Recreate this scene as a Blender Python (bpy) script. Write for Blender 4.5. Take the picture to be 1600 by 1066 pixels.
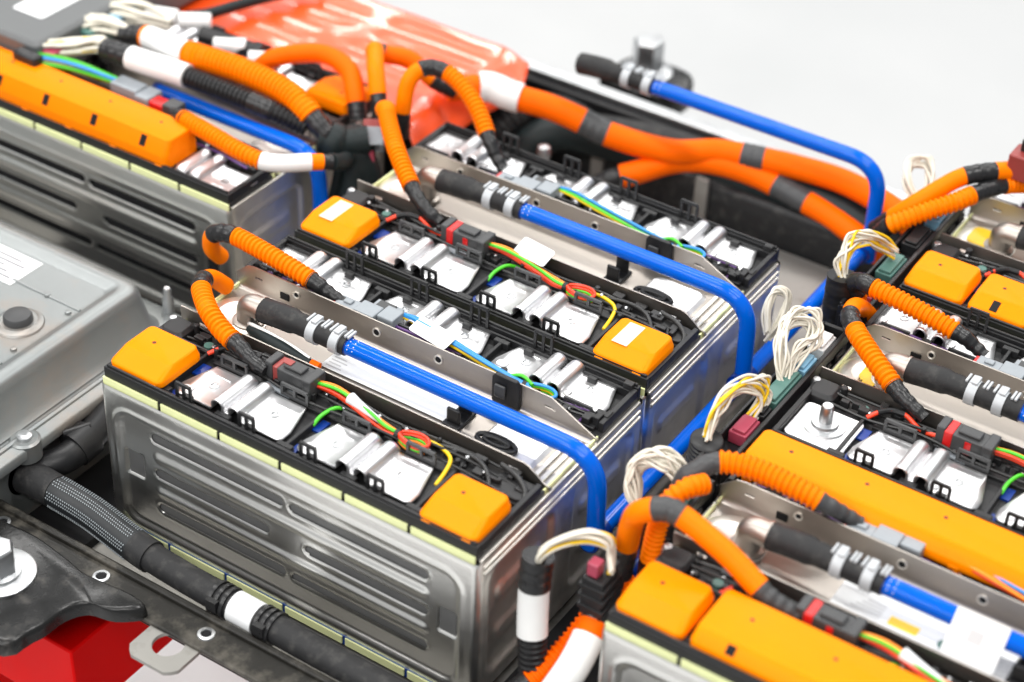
import bpy, bmesh, math, random
from mathutils import Vector, Matrix, Quaternion

S = 0.001                      # everything below is laid out in millimetres
scene = bpy.context.scene
COL = scene.collection
for o in list(bpy.data.objects):
    bpy.data.objects.remove(o)

# ------------------------------------------------------------------ camera
cam_d = bpy.data.cameras.new('camera')
cam = bpy.data.objects.new('camera', cam_d)
COL.objects.link(cam)
RIGHT = Vector((0.83390683, 0.55058947, 0.03808725))
DOWN = Vector((0.35710721, -0.48567116, -0.79787089))
FWD = Vector((-0.42080143, 0.67895122, -0.60162397))
m = Matrix((RIGHT, -DOWN, -FWD)).transposed().to_4x4()
m.translation = Vector((901.81, -842.67, 957.20)) * S
cam.matrix_world = m
cam_d.sensor_width = 36.0
cam_d.lens = 3035.9 / 1600 * 36
cam_d.clip_start = 0.05
cam_d.clip_end = 60
cam_d.dof.use_dof = True
cam_d.dof.focus_distance = 1.555
cam_d.dof.aperture_fstop = 3.2
scene.camera = cam

# ------------------------------------------------------------------ world and lamps
world = bpy.data.worlds.new('World')
scene.world = world
world.use_nodes = True
bg = world.node_tree.nodes['Background']
bg.inputs[0].default_value = (0.93, 0.97, 1.0, 1)
bg.inputs[1].default_value = 0.29
LAMPS = [(x, y) for y in (-3.6, -1.6, 0.3, 2.2, 4.1) for x in (-2.4, -0.6, 1.2)]
for i, (x, y) in enumerate(LAMPS):
    ld = bpy.data.lights.new('ceiling_lamp', 'AREA')
    ld.shape = 'RECTANGLE'
    ld.size = 1.15
    ld.size_y = 0.32
    ld.energy = 44 if y < -3 else 22
    ld.color = (1.0, 0.985, 0.96)
    lo = bpy.data.objects.new('ceiling_lamp', ld)
    lo.location = (x, y, 2.3)
    COL.objects.link(lo)

vs = scene.view_settings
vs.view_transform = 'Standard'
vs.look = 'None'
vs.exposure = 0.36
vs.gamma = 1.0
scene.render.engine = 'CYCLES'

# ------------------------------------------------------------------ materials
MATS = {}


def M(name, col, rough=.5, metal=0.0, cvar=.12, rvar=.1, nscale=60, bump=0.0, bscale=500,
      coat=0.0, stretch=(1, 1, 1), col2=None, dscale=25, damt=0.5, spec=.5, sss=0.0, trans=0.0):
    mt = bpy.data.materials.new(name)
    mt.use_nodes = True
    nt = mt.node_tree
    b = nt.nodes['Principled BSDF']
    tc = nt.nodes.new('ShaderNodeTexCoord')
    mp = nt.nodes.new('ShaderNodeMapping')
    mp.inputs['Scale'].default_value = stretch
    nt.links.new(tc.outputs['Object'], mp.inputs[0])
    n1 = nt.nodes.new('ShaderNodeTexNoise')
    n1.inputs['Scale'].default_value = nscale
    n1.inputs['Detail'].default_value = 5
    nt.links.new(mp.outputs[0], n1.inputs['Vector'])
    mix = nt.nodes.new('ShaderNodeMix')
    mix.data_type = 'RGBA'
    lo = tuple(c * (1 - cvar) for c in col)
    hi = tuple(min(1, c * (1 + cvar)) for c in col)
    mix.inputs[6].default_value = (*lo, 1)
    mix.inputs[7].default_value = (*hi, 1)
    nt.links.new(n1.outputs[0], mix.inputs[0])
    last = mix.outputs[2]
    if col2:
        n2 = nt.nodes.new('ShaderNodeTexNoise')
        n2.inputs['Scale'].default_value = dscale
        n2.inputs['Detail'].default_value = 8
        n2.inputs['Roughness'].default_value = .65
        nt.links.new(tc.outputs['Object'], n2.inputs['Vector'])
        rp = nt.nodes.new('ShaderNodeValToRGB')
        rp.color_ramp.elements[0].position = damt - .08
        rp.color_ramp.elements[1].position = damt + .16
        nt.links.new(n2.outputs[0], rp.inputs[0])
        mx = nt.nodes.new('ShaderNodeMix')
        mx.data_type = 'RGBA'
        nt.links.new(rp.outputs[0], mx.inputs[0])
        nt.links.new(last, mx.inputs[6])
        mx.inputs[7].default_value = (*col2, 1)
        last = mx.outputs[2]
    nt.links.new(last, b.inputs['Base Color'])
    mr = nt.nodes.new('ShaderNodeMapRange')
    mr.inputs['To Min'].default_value = max(0.02, rough - rvar)
    mr.inputs['To Max'].default_value = min(1, rough + rvar)
    nt.links.new(n1.outputs[0], mr.inputs[0])
    nt.links.new(mr.outputs[0], b.inputs['Roughness'])
    b.inputs['Metallic'].default_value = metal
    b.inputs['Specular IOR Level'].default_value = spec
    b.inputs['Coat Weight'].default_value = coat
    b.inputs['Coat Roughness'].default_value = .08
    if sss:
        b.inputs['Subsurface Weight'].default_value = sss
        b.inputs['Subsurface Radius'].default_value = (.004, .002, .0005)
        b.inputs['Subsurface Scale'].default_value = 1.0
    if trans:
        b.inputs['Transmission Weight'].default_value = trans
    if bump:
        n3 = nt.nodes.new('ShaderNodeTexNoise')
        n3.inputs['Scale'].default_value = bscale
        n3.inputs['Detail'].default_value = 3
        nt.links.new(mp.outputs[0], n3.inputs['Vector'])
        bp = nt.nodes.new('ShaderNodeBump')
        bp.inputs['Strength'].default_value = bump
        bp.inputs['Distance'].default_value = .0004
        nt.links.new(n3.outputs[0], bp.inputs['Height'])
        nt.links.new(bp.outputs[0], b.inputs['Normal'])
    MATS[name] = mt
    return mt


M('steel', (.86, .85, .82), .30, 1, .08, .07, 40, .12, 300, stretch=(.15, 1, 1))
M('steel_channel', (.43, .395, .36), .42, 1, .12, .08, 50, .06, 300, stretch=(.1, 1, 1))
M('steel_rim', (.88, .85, .79), .46, 1, .1, .08, 80)
M('zinc', (.52, .53, .54), .36, 1, .15, .1, 80)
M('aluminium', (.80, .80, .81), .42, 1, .05, .08, 60, .25, 160)
M('cast_aluminium', (.27, .285, .285), .42, .75, .10, .08, 35, .25, 900, col2=(.34, .27, .22), dscale=9, damt=.60)
M('alu_sheet', (.30, .29, .27), .52, .5, .2, .1, 12, .1, 400, stretch=(.3, 1, 1), col2=(.16, .15, .13), dscale=40, damt=.62)
M('black_plastic', (.012, .012, .013), .40, 0, .3, .1, 150, .12, 1500, spec=.35)
M('tray_plastic', (.017, .017, .018), .44, 0, .3, .1, 120, .15, 1500, spec=.35)
M('shrink_black', (.016, .016, .017), .30, 0, .3, .1, 250, .45, 500, spec=.4)
M('rubber', (.022, .022, .023), .56, 0, .25, .1, 150, .3, 700, col2=(.06, .058, .055), dscale=90, damt=.58, spec=.25)
M('dark_grey_plastic', (.055, .056, .058), .42, 0, .15, .08, 150, .12, 1500, spec=.35)
M('mid_grey_plastic', (.26, .285, .31), .40, 0, .10, .08, 150, .1, 1500)
M('clamp_grey', (.46, .48, .50), .42, .1, .1, .1, 150, .1, 900)
M('orange_cover', (1.0, .25, .0), .40, 0, .05, .08, 30, .06, 1400, sss=.15, spec=.08)
M('orange_cover_deep', (1.0, .22, .0), .42, 0, .06, .08, 30, .06, 1400, sss=.15, spec=.08)
M('orange_conduit', (1.0, .20, .0), .40, 0, .07, .08, 120, .1, 900, sss=.1, spec=.08)
M('orange_cable', (1.0, .13, .0), .48, 0, .07, .08, 120, .12, 1200, spec=.08)
M('orange_film', (1.0, .085, .008), .34, 0, .12, .06, 14, .3, 60, spec=.7, coat=.6)
M('red_plastic', (.62, .012, .012), .35, 0, .1, .08, 150)
M('dull_red_plastic', (.28, .045, .04), .42, 0, .15, .08, 150)
M('pink_plastic', (.38, .05, .09), .42, 0, .1, .08, 150)
M('teal_plastic', (.07, .17, .145), .44, 0, .1, .08, 150)
M('pale_blue_plastic', (.22, .45, .62), .44, 0, .1, .08, 150)
M('blue_pipe', (.0, .105, .60), .12, 0, .06, .04, 60, .03, 200, spec=.22)
M('blue_dark', (.0015, .03, .22), .3, 0, .1, .1, 60)
M('blue_film', (.02, .07, .30), .2, 0, .2, .1, 30, .3, 80)
M('insulator', (.84, .88, .46), .55, 0, .06, .1, 100, .2, 300)
M('white_plastic', (.80, .80, .79), .42, 0, .03, .1, 100, .06, 900)
M('white_sleeve', (.80, .80, .79), .48, 0, .03, .1, 100, .2, 500)
M('print_grey', (.20, .20, .21), .6, 0, .1, .1, 100)
M('print_light', (.52, .52, .53), .6, 0, .1, .1, 100)
M('label_paper', (.78, .79, .80), .42, 0, .03, .1, 100)
M('white_wire', (.72, .68, .58), .42, 0, .06, .08, 200)
M('yellow_wire', (.85, .56, .005), .38, 0, .05, .08, 200)
M('green_wire', (.07, .55, .02), .38, 0, .05, .08, 200)
M('red_wire', (.80, .05, .012), .36, 0, .05, .08, 200)
M('orange_wire', (.95, .26, .01), .36, 0, .05, .08, 200)
M('blue_wire', (.03, .26, .66), .36, 0, .05, .08, 200)
M('purple_wire', (.12, .05, .20), .38, 0, .05, .08, 200)
M('black_wire', (.02, .02, .02), .38, 0, .05, .08, 200)
M('red_paint', (.66, .002, .002), .45, 0, .08, .08, 20, .05, 300, spec=.06)
M('rail_paint', (.016, .015, .013), .38, 0, .3, .14, 40, .5, 350, col2=(.13, .118, .098), dscale=26, damt=.57, spec=.25)
M('bracket_paint', (.012, .012, .012), .26, 0, .3, .12, 60, .3, 300, col2=(.10, .09, .08), dscale=60, damt=.66, spec=.35)
M('braid', (.010, .012, .014), .5, 0, .3, .1, 200)
M('braid_thread', (.30, .33, .35), .45, 0, .2, .1, 300)
M('hose_dark', (.012, .018, .019), .5, 0, .3, .1, 100, .2, 700, spec=.25)
M('device_grey', (.115, .12, .122), .45, 0, .08, .06, 60, .1, 900)
M('floor_epoxy', (.55, .555, .558), .28, 0, .05, .1, 1.6, .04, 30, col2=(.52, .528, .532), dscale=1.4, damt=.52)
M('cell_wrap', (.17, .17, .17), .45, .6, .12, .08, 60, .1, 500)
M('pale_patch', (.86, .66, .48), .42, 0, .03, .1, 100)
M('hole_brown', (.10, .02, .002), .6, 0, .1, .1, 100)
M('copper', (.75, .36, .20), .3, 1, .1, .1, 100)
M('blackout', (.012, .012, .013), .6, 0, .2, .1, 100, spec=.15)


# ------------------------------------------------------------------ mesh builder
def spl(pts, n=6):
    P = [Vector(p) for p in pts]
    if len(P) < 3:
        return [P[0].lerp(P[-1], i / n) for i in range(n + 1)]
    out = []
    for i in range(len(P) - 1):
        p0 = P[i - 1] if i else P[0] * 2 - P[1]
        p1, p2 = P[i], P[i + 1]
        p3 = P[i + 2] if i + 2 < len(P) else P[-1] * 2 - P[-2]
        for k in range(n):
            t = k / n
            out.append(.5 * ((2 * p1) + (p2 - p0) * t + (2 * p0 - 5 * p1 + 4 * p2 - p3) * t * t
                             + (3 * p1 - p0 - 3 * p2 + p3) * t ** 3))
    out.append(P[-1])
    return out


def resample(path, step):
    d = [0]
    for a, b in zip(path, path[1:]):
        d.append(d[-1] + (b - a).length)
    n = max(2, int(round(d[-1] / step)))
    out, j = [], 0
    for i in range(n + 1):
        s = d[-1] * i / n
        while j < len(path) - 2 and d[j + 1] < s:
            j += 1
        L = d[j + 1] - d[j]
        out.append(path[j].lerp(path[j + 1], (s - d[j]) / L if L else 0))
    return out, d[-1]


def frames(path):
    T = []
    for i in range(len(path)):
        a = path[max(0, i - 1)]
        b = path[min(len(path) - 1, i + 1)]
        T.append((b - a).normalized())
    up = Vector((0, 0, 1)) if abs(T[0].z) < .9 else Vector((0, 1, 0))
    nrm = (up - T[0] * up.dot(T[0])).normalized()
    out = []
    for i, t in enumerate(T):
        if i:
            q = T[i - 1].rotation_difference(t)
            nrm = (q @ nrm)
            nrm = (nrm - t * nrm.dot(t)).normalized()
        out.append((t, nrm, t.cross(nrm)))
    return out


class MB:
    def __init__(self):
        self.v, self.f = [], []

    def add(self, verts, faces):
        k = len(self.v)
        self.v += [tuple(p) for p in verts]
        self.f += [tuple(i + k for i in f) for f in faces]
        return self

    def box(self, x0, x1, y0, y1, z0, z1, mat=None):
        p = [Vector(q) for q in ((x0, y0, z0), (x1, y0, z0), (x1, y1, z0), (x0, y1, z0),
                                 (x0, y0, z1), (x1, y0, z1), (x1, y1, z1), (x0, y1, z1))]
        if mat:
            p = [mat @ q for q in p]
        return self.add(p, [(0, 3, 2, 1), (4, 5, 6, 7), (0, 1, 5, 4), (1, 2, 6, 5), (2, 3, 7, 6), (3, 0, 4, 7)])

    def loft(self, rings, cap0=True, cap1=True, closed=True):
        n = len(rings[0])
        vs = [p for r in rings for p in r]
        fs = []
        for i in range(len(rings) - 1):
            for j in range(n if closed else n - 1):
                a, b = i * n + j, i * n + (j + 1) % n
                fs.append((a, b, b + n, a + n))
        if cap0:
            fs.append(tuple(reversed(range(n))))
        if cap1:
            k = (len(rings) - 1) * n
            fs.append(tuple(range(k, k + n)))
        return self.add(vs, fs)

    def prism(self, poly, z0, z1):
        return self.loft([[(x, y, z0) for x, y in poly], [(x, y, z1) for x, y in poly]])

    def tube(self, path, r, seg=14, caps=True):
        path = [Vector(p) for p in path]
        fr = frames(path)
        rings = []
        for i, (p, (t, a, b)) in enumerate(zip(path, fr)):
            rr = r(i / (len(path) - 1)) if callable(r) else (r[i] if isinstance(r, (list, tuple)) else r)
            rings.append([p + (a * math.cos(2 * math.pi * k / seg) + b * math.sin(2 * math.pi * k / seg)) * rr
                          for k in range(seg)])
        return self.loft(rings, caps, caps)

    def corrugated(self, path, r, pitch=4.6, amp=1.5, seg=18):
        path, L = resample(path, pitch / 4)
        n = len(path) - 1
        prof = (0, 1, 1, 0)
        rs = [r - amp + amp * prof[i % 4] for i in range(n + 1)]
        return self.tube(path, rs, seg)

    def lathe(self, prof, c, axis=(0, 0, 1), seg=24):
        q = Vector((0, 0, 1)).rotation_difference(Vector(axis).normalized())
        c = Vector(c)
        rings = []
        for r, z in prof:
            rings.append([c + q @ Vector((r * math.cos(2 * math.pi * k / seg), r * math.sin(2 * math.pi * k / seg), z))
                          for k in range(seg)])
        return self.loft(rings)

    def cyl(self, c, r, h, axis=(0, 0, 1), seg=20):
        return self.lathe([(r, 0), (r, h)], c, axis, seg)

    def build(self, name, mat, parent=None, sharp=35, bevel=0, bseg=2, label=None, solid=0):
        me = bpy.data.meshes.new(name)
        me.from_pydata([(a * S, b * S, c * S) for a, b, c in self.v], [], self.f)
        bm = bmesh.new()
        bm.from_mesh(me)
        bmesh.ops.recalc_face_normals(bm, faces=bm.faces)
        bm.to_mesh(me)
        bm.free()
        me.polygons.foreach_set('use_smooth', [True] * len(me.polygons))
        me.set_sharp_from_angle(angle=math.radians(sharp))
        me.materials.append(MATS[mat])
        me.update()
        o = bpy.data.objects.new(name, me)
        COL.objects.link(o)
        if parent:
            o.parent = parent
            if parent.name in BASE:
                o.location = -BASE[parent.name] * S
        if solid:
            s = o.modifiers.new('solid', 'SOLIDIFY')
            s.thickness = solid * S
            s.offset = 0
        if bevel:
            bv = o.modifiers.new('bevel', 'BEVEL')
            bv.width = bevel * S
            bv.segments = bseg
            bv.limit_method = 'ANGLE'
            bv.angle_limit = math.radians(40)
            bv.harden_normals = False
        if label:
            o['label'] = label
        return o


def rrect(x0, x1, y0, y1, r, z, n=4):
    out = []
    for cx, cy, a0 in ((x1 - r, y1 - r, 0), (x0 + r, y1 - r, 90), (x0 + r, y0 + r, 180), (x1 - r, y0 + r, 270)):
        for k in range(n + 1):
            a = math.radians(a0 + 90 * k / n)
            out.append((cx + r * math.cos(a), cy + r * math.sin(a), z))
    return out


def sheet(mb, xs, ss, skip, fn, th):
    """folded sheet metal with rectangular openings: grid cells in (x, s) mapped by fn to a point and a normal"""
    nx, ns = len(xs), len(ss)
    P, Q = [], []
    for s in ss:
        for x in xs:
            p, nv = fn(x, s)
            P.append(Vector(p))
            Q.append(Vector(p) + Vector(nv) * th)
    N = nx * ns
    fs = []
    fill = lambda i, j: 0 <= i < nx - 1 and 0 <= j < ns - 1 and not skip(.5 * (xs[i] + xs[i + 1]), .5 * (ss[j] + ss[j + 1]))
    for j in range(ns - 1):
        for i in range(nx - 1):
            if not fill(i, j):
                continue
            a, b, c, d = j * nx + i, j * nx + i + 1, (j + 1) * nx + i + 1, (j + 1) * nx + i
            fs.append((a, b, c, d))
            fs.append((d + N, c + N, b + N, a + N))
            for (ii, jj), (u, w) in (((i, j - 1), (a, b)), ((i + 1, j), (b, c)), ((i, j + 1), (c, d)), ((i - 1, j), (d, a))):
                if not fill(ii, jj):
                    fs.append((u, u + N, w + N, w))
    used = sorted({i for f in fs for i in f})
    rm = {u: k for k, u in enumerate(used)}
    allp = P + Q
    mb.add([allp[u] for u in used], [tuple(rm[i] for i in f) for f in fs])
    return mb


BASE = {}


def thing(name, label, cat, loc=(0, 0, 0), rz=0.0, group=None, world=False):
    o = bpy.data.objects.new(name, None)
    o.empty_display_size = .02
    COL.objects.link(o)
    o.location = Vector(loc) * S
    o.rotation_euler = (0, 0, rz)
    o['label'] = label
    o['category'] = cat
    if group:
        o['group'] = group
    if world:                      # parts given in pack coordinates
        BASE[o.name] = Vector(loc)
    return o


def tag(o, label, cat, group=None):
    o['label'] = label
    o['category'] = cat
    if group:
        o['group'] = group
    return o


def share(src, parent, loc=(0, 0, 0), name=None, rz=0):
    o = src.copy()
    if name:
        o.name = name
    COL.objects.link(o)
    o.parent = parent
    o.location = Vector(loc) * S
    o.rotation_euler = (0, 0, rz)
    return o


def sm(a, b, x):
    t = min(1, max(0, (x - a) / (b - a)))
    return t * t * (3 - 2 * t)


# ------------------------------------------------------------------ the floor of the room
fl = MB().box(-9000, 9000, -9000, 9000, -860, -850).build('floor', 'floor_epoxy')
fl['kind'] = 'structure'

# ------------------------------------------------------------------ module meshes that repeat
CACHE = {}


def front_plate(parent, loc=(0, 0, 0), rz=0):
    if 'fp' in CACHE:
        return share(CACHE['fp'], parent, loc, 'front_plate', rz)

    def rr(x, z, cx, cz, hx, hz, r):
        qx, qz = abs(x - cx) - hx + r, abs(z - cz) - hz + r
        return math.hypot(max(qx, 0), max(qz, 0)) + min(max(qx, qz), 0) - r

    def cap(x, z, x0, x1, zc):
        dx = max(x0 - x, 0, x - x1)
        return math.hypot(dx, z - zc)
    slots = [(52, 176, -35), (190, 311, -36), (53, 161, -71), (204, 311, -72), (54, 176, -107), (190, 311, -108)]
    beads = [(54, 311, -53.5), (54, 311, -89.5)]
    xs = [i * 1.2 for i in range(301)]
    zs = [-140 + i * 1.4 for i in range(101)]
    V_ = []
    CUT = 4.3
    inside = []
    for z in zs:
        for x in xs:
            y = 0.0
            din = 99
            for x0, x1, zc in slots:
                d = cap(x, z, x0, x1, zc)
                if abs(d - CUT) < .82 and d > 0:
                    fx = x - min(max(x, x0), x1)
                    x, z = x + fx / d * (CUT - d), z + (z - zc) / d * (CUT - d)
                    d = CUT
                din = min(din, d - CUT)
            inside.append(din)
            s = rr(x, z, 180, -76, 165, 57, 15)
            y += 3.0 * (1 - sm(-5, 0, s)) - 1.1 * math.exp(-((s - 2.2) / 2.0) ** 2)
            for x0, x1, zc in slots:
                d = cap(x, z, x0, x1, zc)
                y += .7 * (1 - sm(4.2, 5.4, d)) - .35 * math.exp(-((d - 6.4) / 1.3) ** 2)
            for x0, x1, zc in beads:
                d = cap(x, z, x0, x1, zc)
                y -= 1.9 * (1 - sm(.4, 6.5, d))
            for cx in (28, 334):
                d = rr(x, z, cx, -72, 9.5, 13, 2)
                y += 2.6 * (1 - sm(-1.4, .2, d))
            e = min(x, 360 - x)
            if e < 5:
                y += 5 - math.sqrt(max(0, 25 - (5 - e) ** 2))
            if z > -4:
                y += .9 * ((z + 4) / 4) ** 2
            V_.append((x, y, z))
    nx = len(xs)
    F_ = [(j * nx + i, j * nx + i + 1, (j + 1) * nx + i + 1, (j + 1) * nx + i)
          for j in range(len(zs) - 1) for i in range(nx - 1)]
    F_ = [f for f in F_ if max(inside[k] for k in f) > .02 or min(inside[k] for k in f) > -.02]
    mb = MB()
    mb.add(V_, F_)
    o = mb.build('front_plate', 'steel', parent, sharp=60)
    # keep the outside of the stamping towards -y
    me = o.data
    if me.polygons[len(me.polygons) // 2].normal.y > 0:
        me.flip_normals()
    o.location = Vector(loc) * S
    o.rotation_euler = (0, 0, rz)
    CACHE['fp'] = o
    return o


def end_plate(parent, loc, rz=0):
    """plate over the short side of a module, outside towards +x"""
    if 'ep' in CACHE:
        return share(CACHE['ep'], parent, loc, 'end_plate', rz)

    def rr(y, z, cy, cz, hy, hz, r):
        qx, qz = abs(y - cy) - hy + r, abs(z - cz) - hz + r
        return math.hypot(max(qx, 0), max(qz, 0)) + min(max(qx, qz), 0) - r
    ys = [5 + i * 1.6 for i in range(142)]
    zs = [-140 + i * 2.0 for i in range(71)]
    V_ = []
    for z in zs:
        for y in ys:
            x = 0
            for cy, hy in ((60, 44), (176, 44)):
                s = rr(y, z, cy, -72, hy, 54, 12)
                x -= 3 * (1 - sm(-5, 0, s)) - .8 * math.exp(-((s - 2) / 2) ** 2)
                for zc in (-50, -92):
                    s = rr(y, z, cy, zc, hy - 12, 9, 8)
                    x += 2.6 * (1 - sm(-5, 1, s))
            if y < 8:
                x -= .4 * (8 - y)
            V_.append((x, y, z))
    n = len(ys)
    F_ = [(j * n + i, j * n + i + 1, (j + 1) * n + i + 1, (j + 1) * n + i) for j in range(len(zs) - 1) for i in range(n - 1)]
    o = MB().add(V_, F_).build('end_plate', 'steel_rim', parent, sharp=60)
    if o.data.polygons[0].normal.x < 0:
        o.data.flip_normals()
    o.location = Vector(loc) * S
    o.rotation_euler = (0, 0, rz)
    CACHE['ep'] = o
    return o


BUS_Z = 9.0


def busbar(parent, x, y0, y1, cut='both', far=False):
    """pressed aluminium bar with two hollow folds; x = middle between the two terminals"""
    key = ('bus', y1 - y0, cut)
    if key in CACHE:
        b = share(CACHE[key], parent, (x, y0, 0), 'busbar')
        for ch in CACHE[key].children:
            share(ch, b, name=ch.name.split('.')[0])
        return b
    w = y1 - y0
    prof = [(-53, 0), (-44, 0), (-15.5, 0)]
    for c in (-8.2, 8.2):
        for k in range(0, 13):
            a = math.radians(205 - 230 * k / 12)
            prof.append((c + 5.3 * math.cos(a), 5.2 + 5.4 * math.sin(a)))
        if c < 0:
            prof += [(-2, .6), (2, .6)]
    prof += [(15.5, 0), (44, 0), (53, 0)]
    # outline in plan: ears narrowed at the far corners, a rounded notch on the near side
    mb = MB()
    rows = [0, 3, w * .3, w - 5, w - 2, w]
    P = []
    for k, yy in enumerate(rows):
        line = []
        sq = {3: 1.0, 4: .86, 5: .45}.get(k, 1.0)
        for (px, pz) in prof:
            q = px
            if abs(px) > 50:
                q = math.copysign({0: 49, 1: 53, 2: 53, 3: 46, 4: 45, 5: 44.5}[k], px)
            line.append((q, yy, BUS_Z + pz * sq))
        P.append(line)
    n = len(prof)
    V_ = [p for l in P for p in l]
    F_ = [(j * n + i, j * n + i + 1, (j + 1) * n + i + 1, (j + 1) * n + i) for j in range(5) for i in range(n - 1)]
    mb.add(V_, F_)
    b = mb.build('busbar', 'aluminium', parent, sharp=50, solid=1.6)
    b.location = Vector((x, y0, 0)) * S
    for tx in ((-30, 30) if cut == 'both' else (30,)):
        r = MB()
        r.lathe([(4.2, BUS_Z + .75), (4.0, BUS_Z + 1.5), (2.6, BUS_Z + 1.6), (2.1, BUS_Z + .9), (.6, BUS_Z + .9)], (tx, w * .52, 0), seg=16)
        r.build('rivet', 'zinc', b)
        e = MB()
        e.tube([(tx - 7, w * .78, BUS_Z + .5), (tx + 7, w * .78, BUS_Z + .5)], .8, 8)
        e.build('embossing', 'aluminium', b)
        e = MB()
        e.loft([rrect(tx - 20, tx - 9, 3, 12, 3, BUS_Z + .5), rrect(tx - 19, tx - 10, 4, 11, 2.5, BUS_Z + 2.0)])
        e.build('embossing', 'aluminium', b)
    CACHE[key] = b
    return b


def cover(parent, x0, x1, y0, y1, h=12, mat='orange_cover', z0=13, sticker=False, slots=0, flip=False):
    fy = (lambda y: y0 + y1 - y) if flip else (lambda y: y)
    c = MB()
    r = 6
    fi = 15 if x1 - x0 < 80 else 8
    rings = [rrect(x0, x1, y0, y1, r, z0), rrect(x0, x1, y0, y1, r, z0 + h * .40),
             rrect(x0 + .5, x1 - .5, y0 + .6, y1 - .4, r, z0 + h * .5),
             rrect(x0 + 1.6, x1 - 2.4, y0 + fi, y1 - 1.4, r - 1, z0 + h - .8),
             rrect(x0 + 2.6, x1 - 3.6, y0 + fi + 2, y1 - 2.4, r - 2, z0 + h)]
    c.loft(rings)
    # snap feet at the near side
    for fx in ((x0 + 8, x1 - 8) if x1 - x0 < 80 else [x0 + 10 + 55 * k for k in range(int((x1 - x0) / 55))]):
        c.box(fx - 4, fx + 4, y0 - .8, y0 + 3, z0 - 4, z0 + 3)
    c.v = [(a, fy(b), q) for a, b, q in c.v]
    o = c.build('terminal_cover', mat, parent, sharp=28, bevel=.7)
    holes = [(.5 * (x0 + x1) - 7, .5 * (y0 + y1) + 7)] if x1 - x0 < 80 else \
        [(x0 + 30 + 62 * k, .5 * (y0 + y1) + 7) for k in range(int((x1 - x0 - 20) / 62))]
    for hx, hy in holes:
        MB().cyl((hx, fy(hy), z0 + h - 1), 1.7, 1.15, seg=12).build('inspection_hole', 'hole_brown', o)
    if slots >= 0 and (x1 - x0 > 80 or slots):
        for k in range(slots or int((x1 - x0 - 20) / 60)):
            hx = x0 + (22 if slots else 30) + 60 * k
            s = MB()
            sl = math.atan2(h * .5 - .8, fi - .6)
            mt = Matrix.Translation((hx, y0 + .5 * fi + .3, z0 + h * .75 - .4)) @ Matrix.Rotation(sl, 4, 'X')
            ln = .36 * math.hypot(h * .5 - .8, fi - .6)
            s.box(-3.2, 3.2, -ln, ln, -1, .55, mt)
            s.v = [(a, fy(b), q) for a, b, q in s.v]
            s.build('latch_slot', 'blackout', o)
    if sticker:
        s = MB()
        cx = .5 * (x0 + x1)
        s.box(cx - 15, cx - 1, y0 + 14.2, y1 - 5.5, z0 + h, z0 + h + .35)
        s.build('sticker', 'pale_patch', o)  # pale rectangle laid flat on the cover top
    return o


def clip_frame(parent, x, y, z, w=15, h=13, windows=2, ny=1, key=None):
    k = ('clip', w, h, windows)
    if k in CACHE:
        return share(CACHE[k], parent, (x, y, z), 'clip')
    mb = MB()
    t = 2.0
    mb.box(-w / 2, w / 2, -t / 2, t / 2, 0, 3)
    mb.box(-w / 2 + .8, w / 2 - .8, -t / 2, t / 2, h - 2.6, h)
    ww = (w - 3 * 2.4) / 2
    for i in range(windows + 1):
        cx = -w / 2 + 1.2 + i * (w - 2.4) / windows
        mb.box(cx - 1.2, cx + 1.2, -t / 2 + .05, t / 2 - .05, 2.5, h - 2)
    o = mb.build('clip', 'dark_grey_plastic' if w > 20 else 'tray_plastic', parent)
    o.location = Vector((x, y, z)) * S
    CACHE[k] = o
    return o


def rod(parent, pts, r, mat, name='wire', seg=8, n=6):
    return MB().tube(spl(pts, n), r, seg).build(name, mat, parent, sharp=60)


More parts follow.
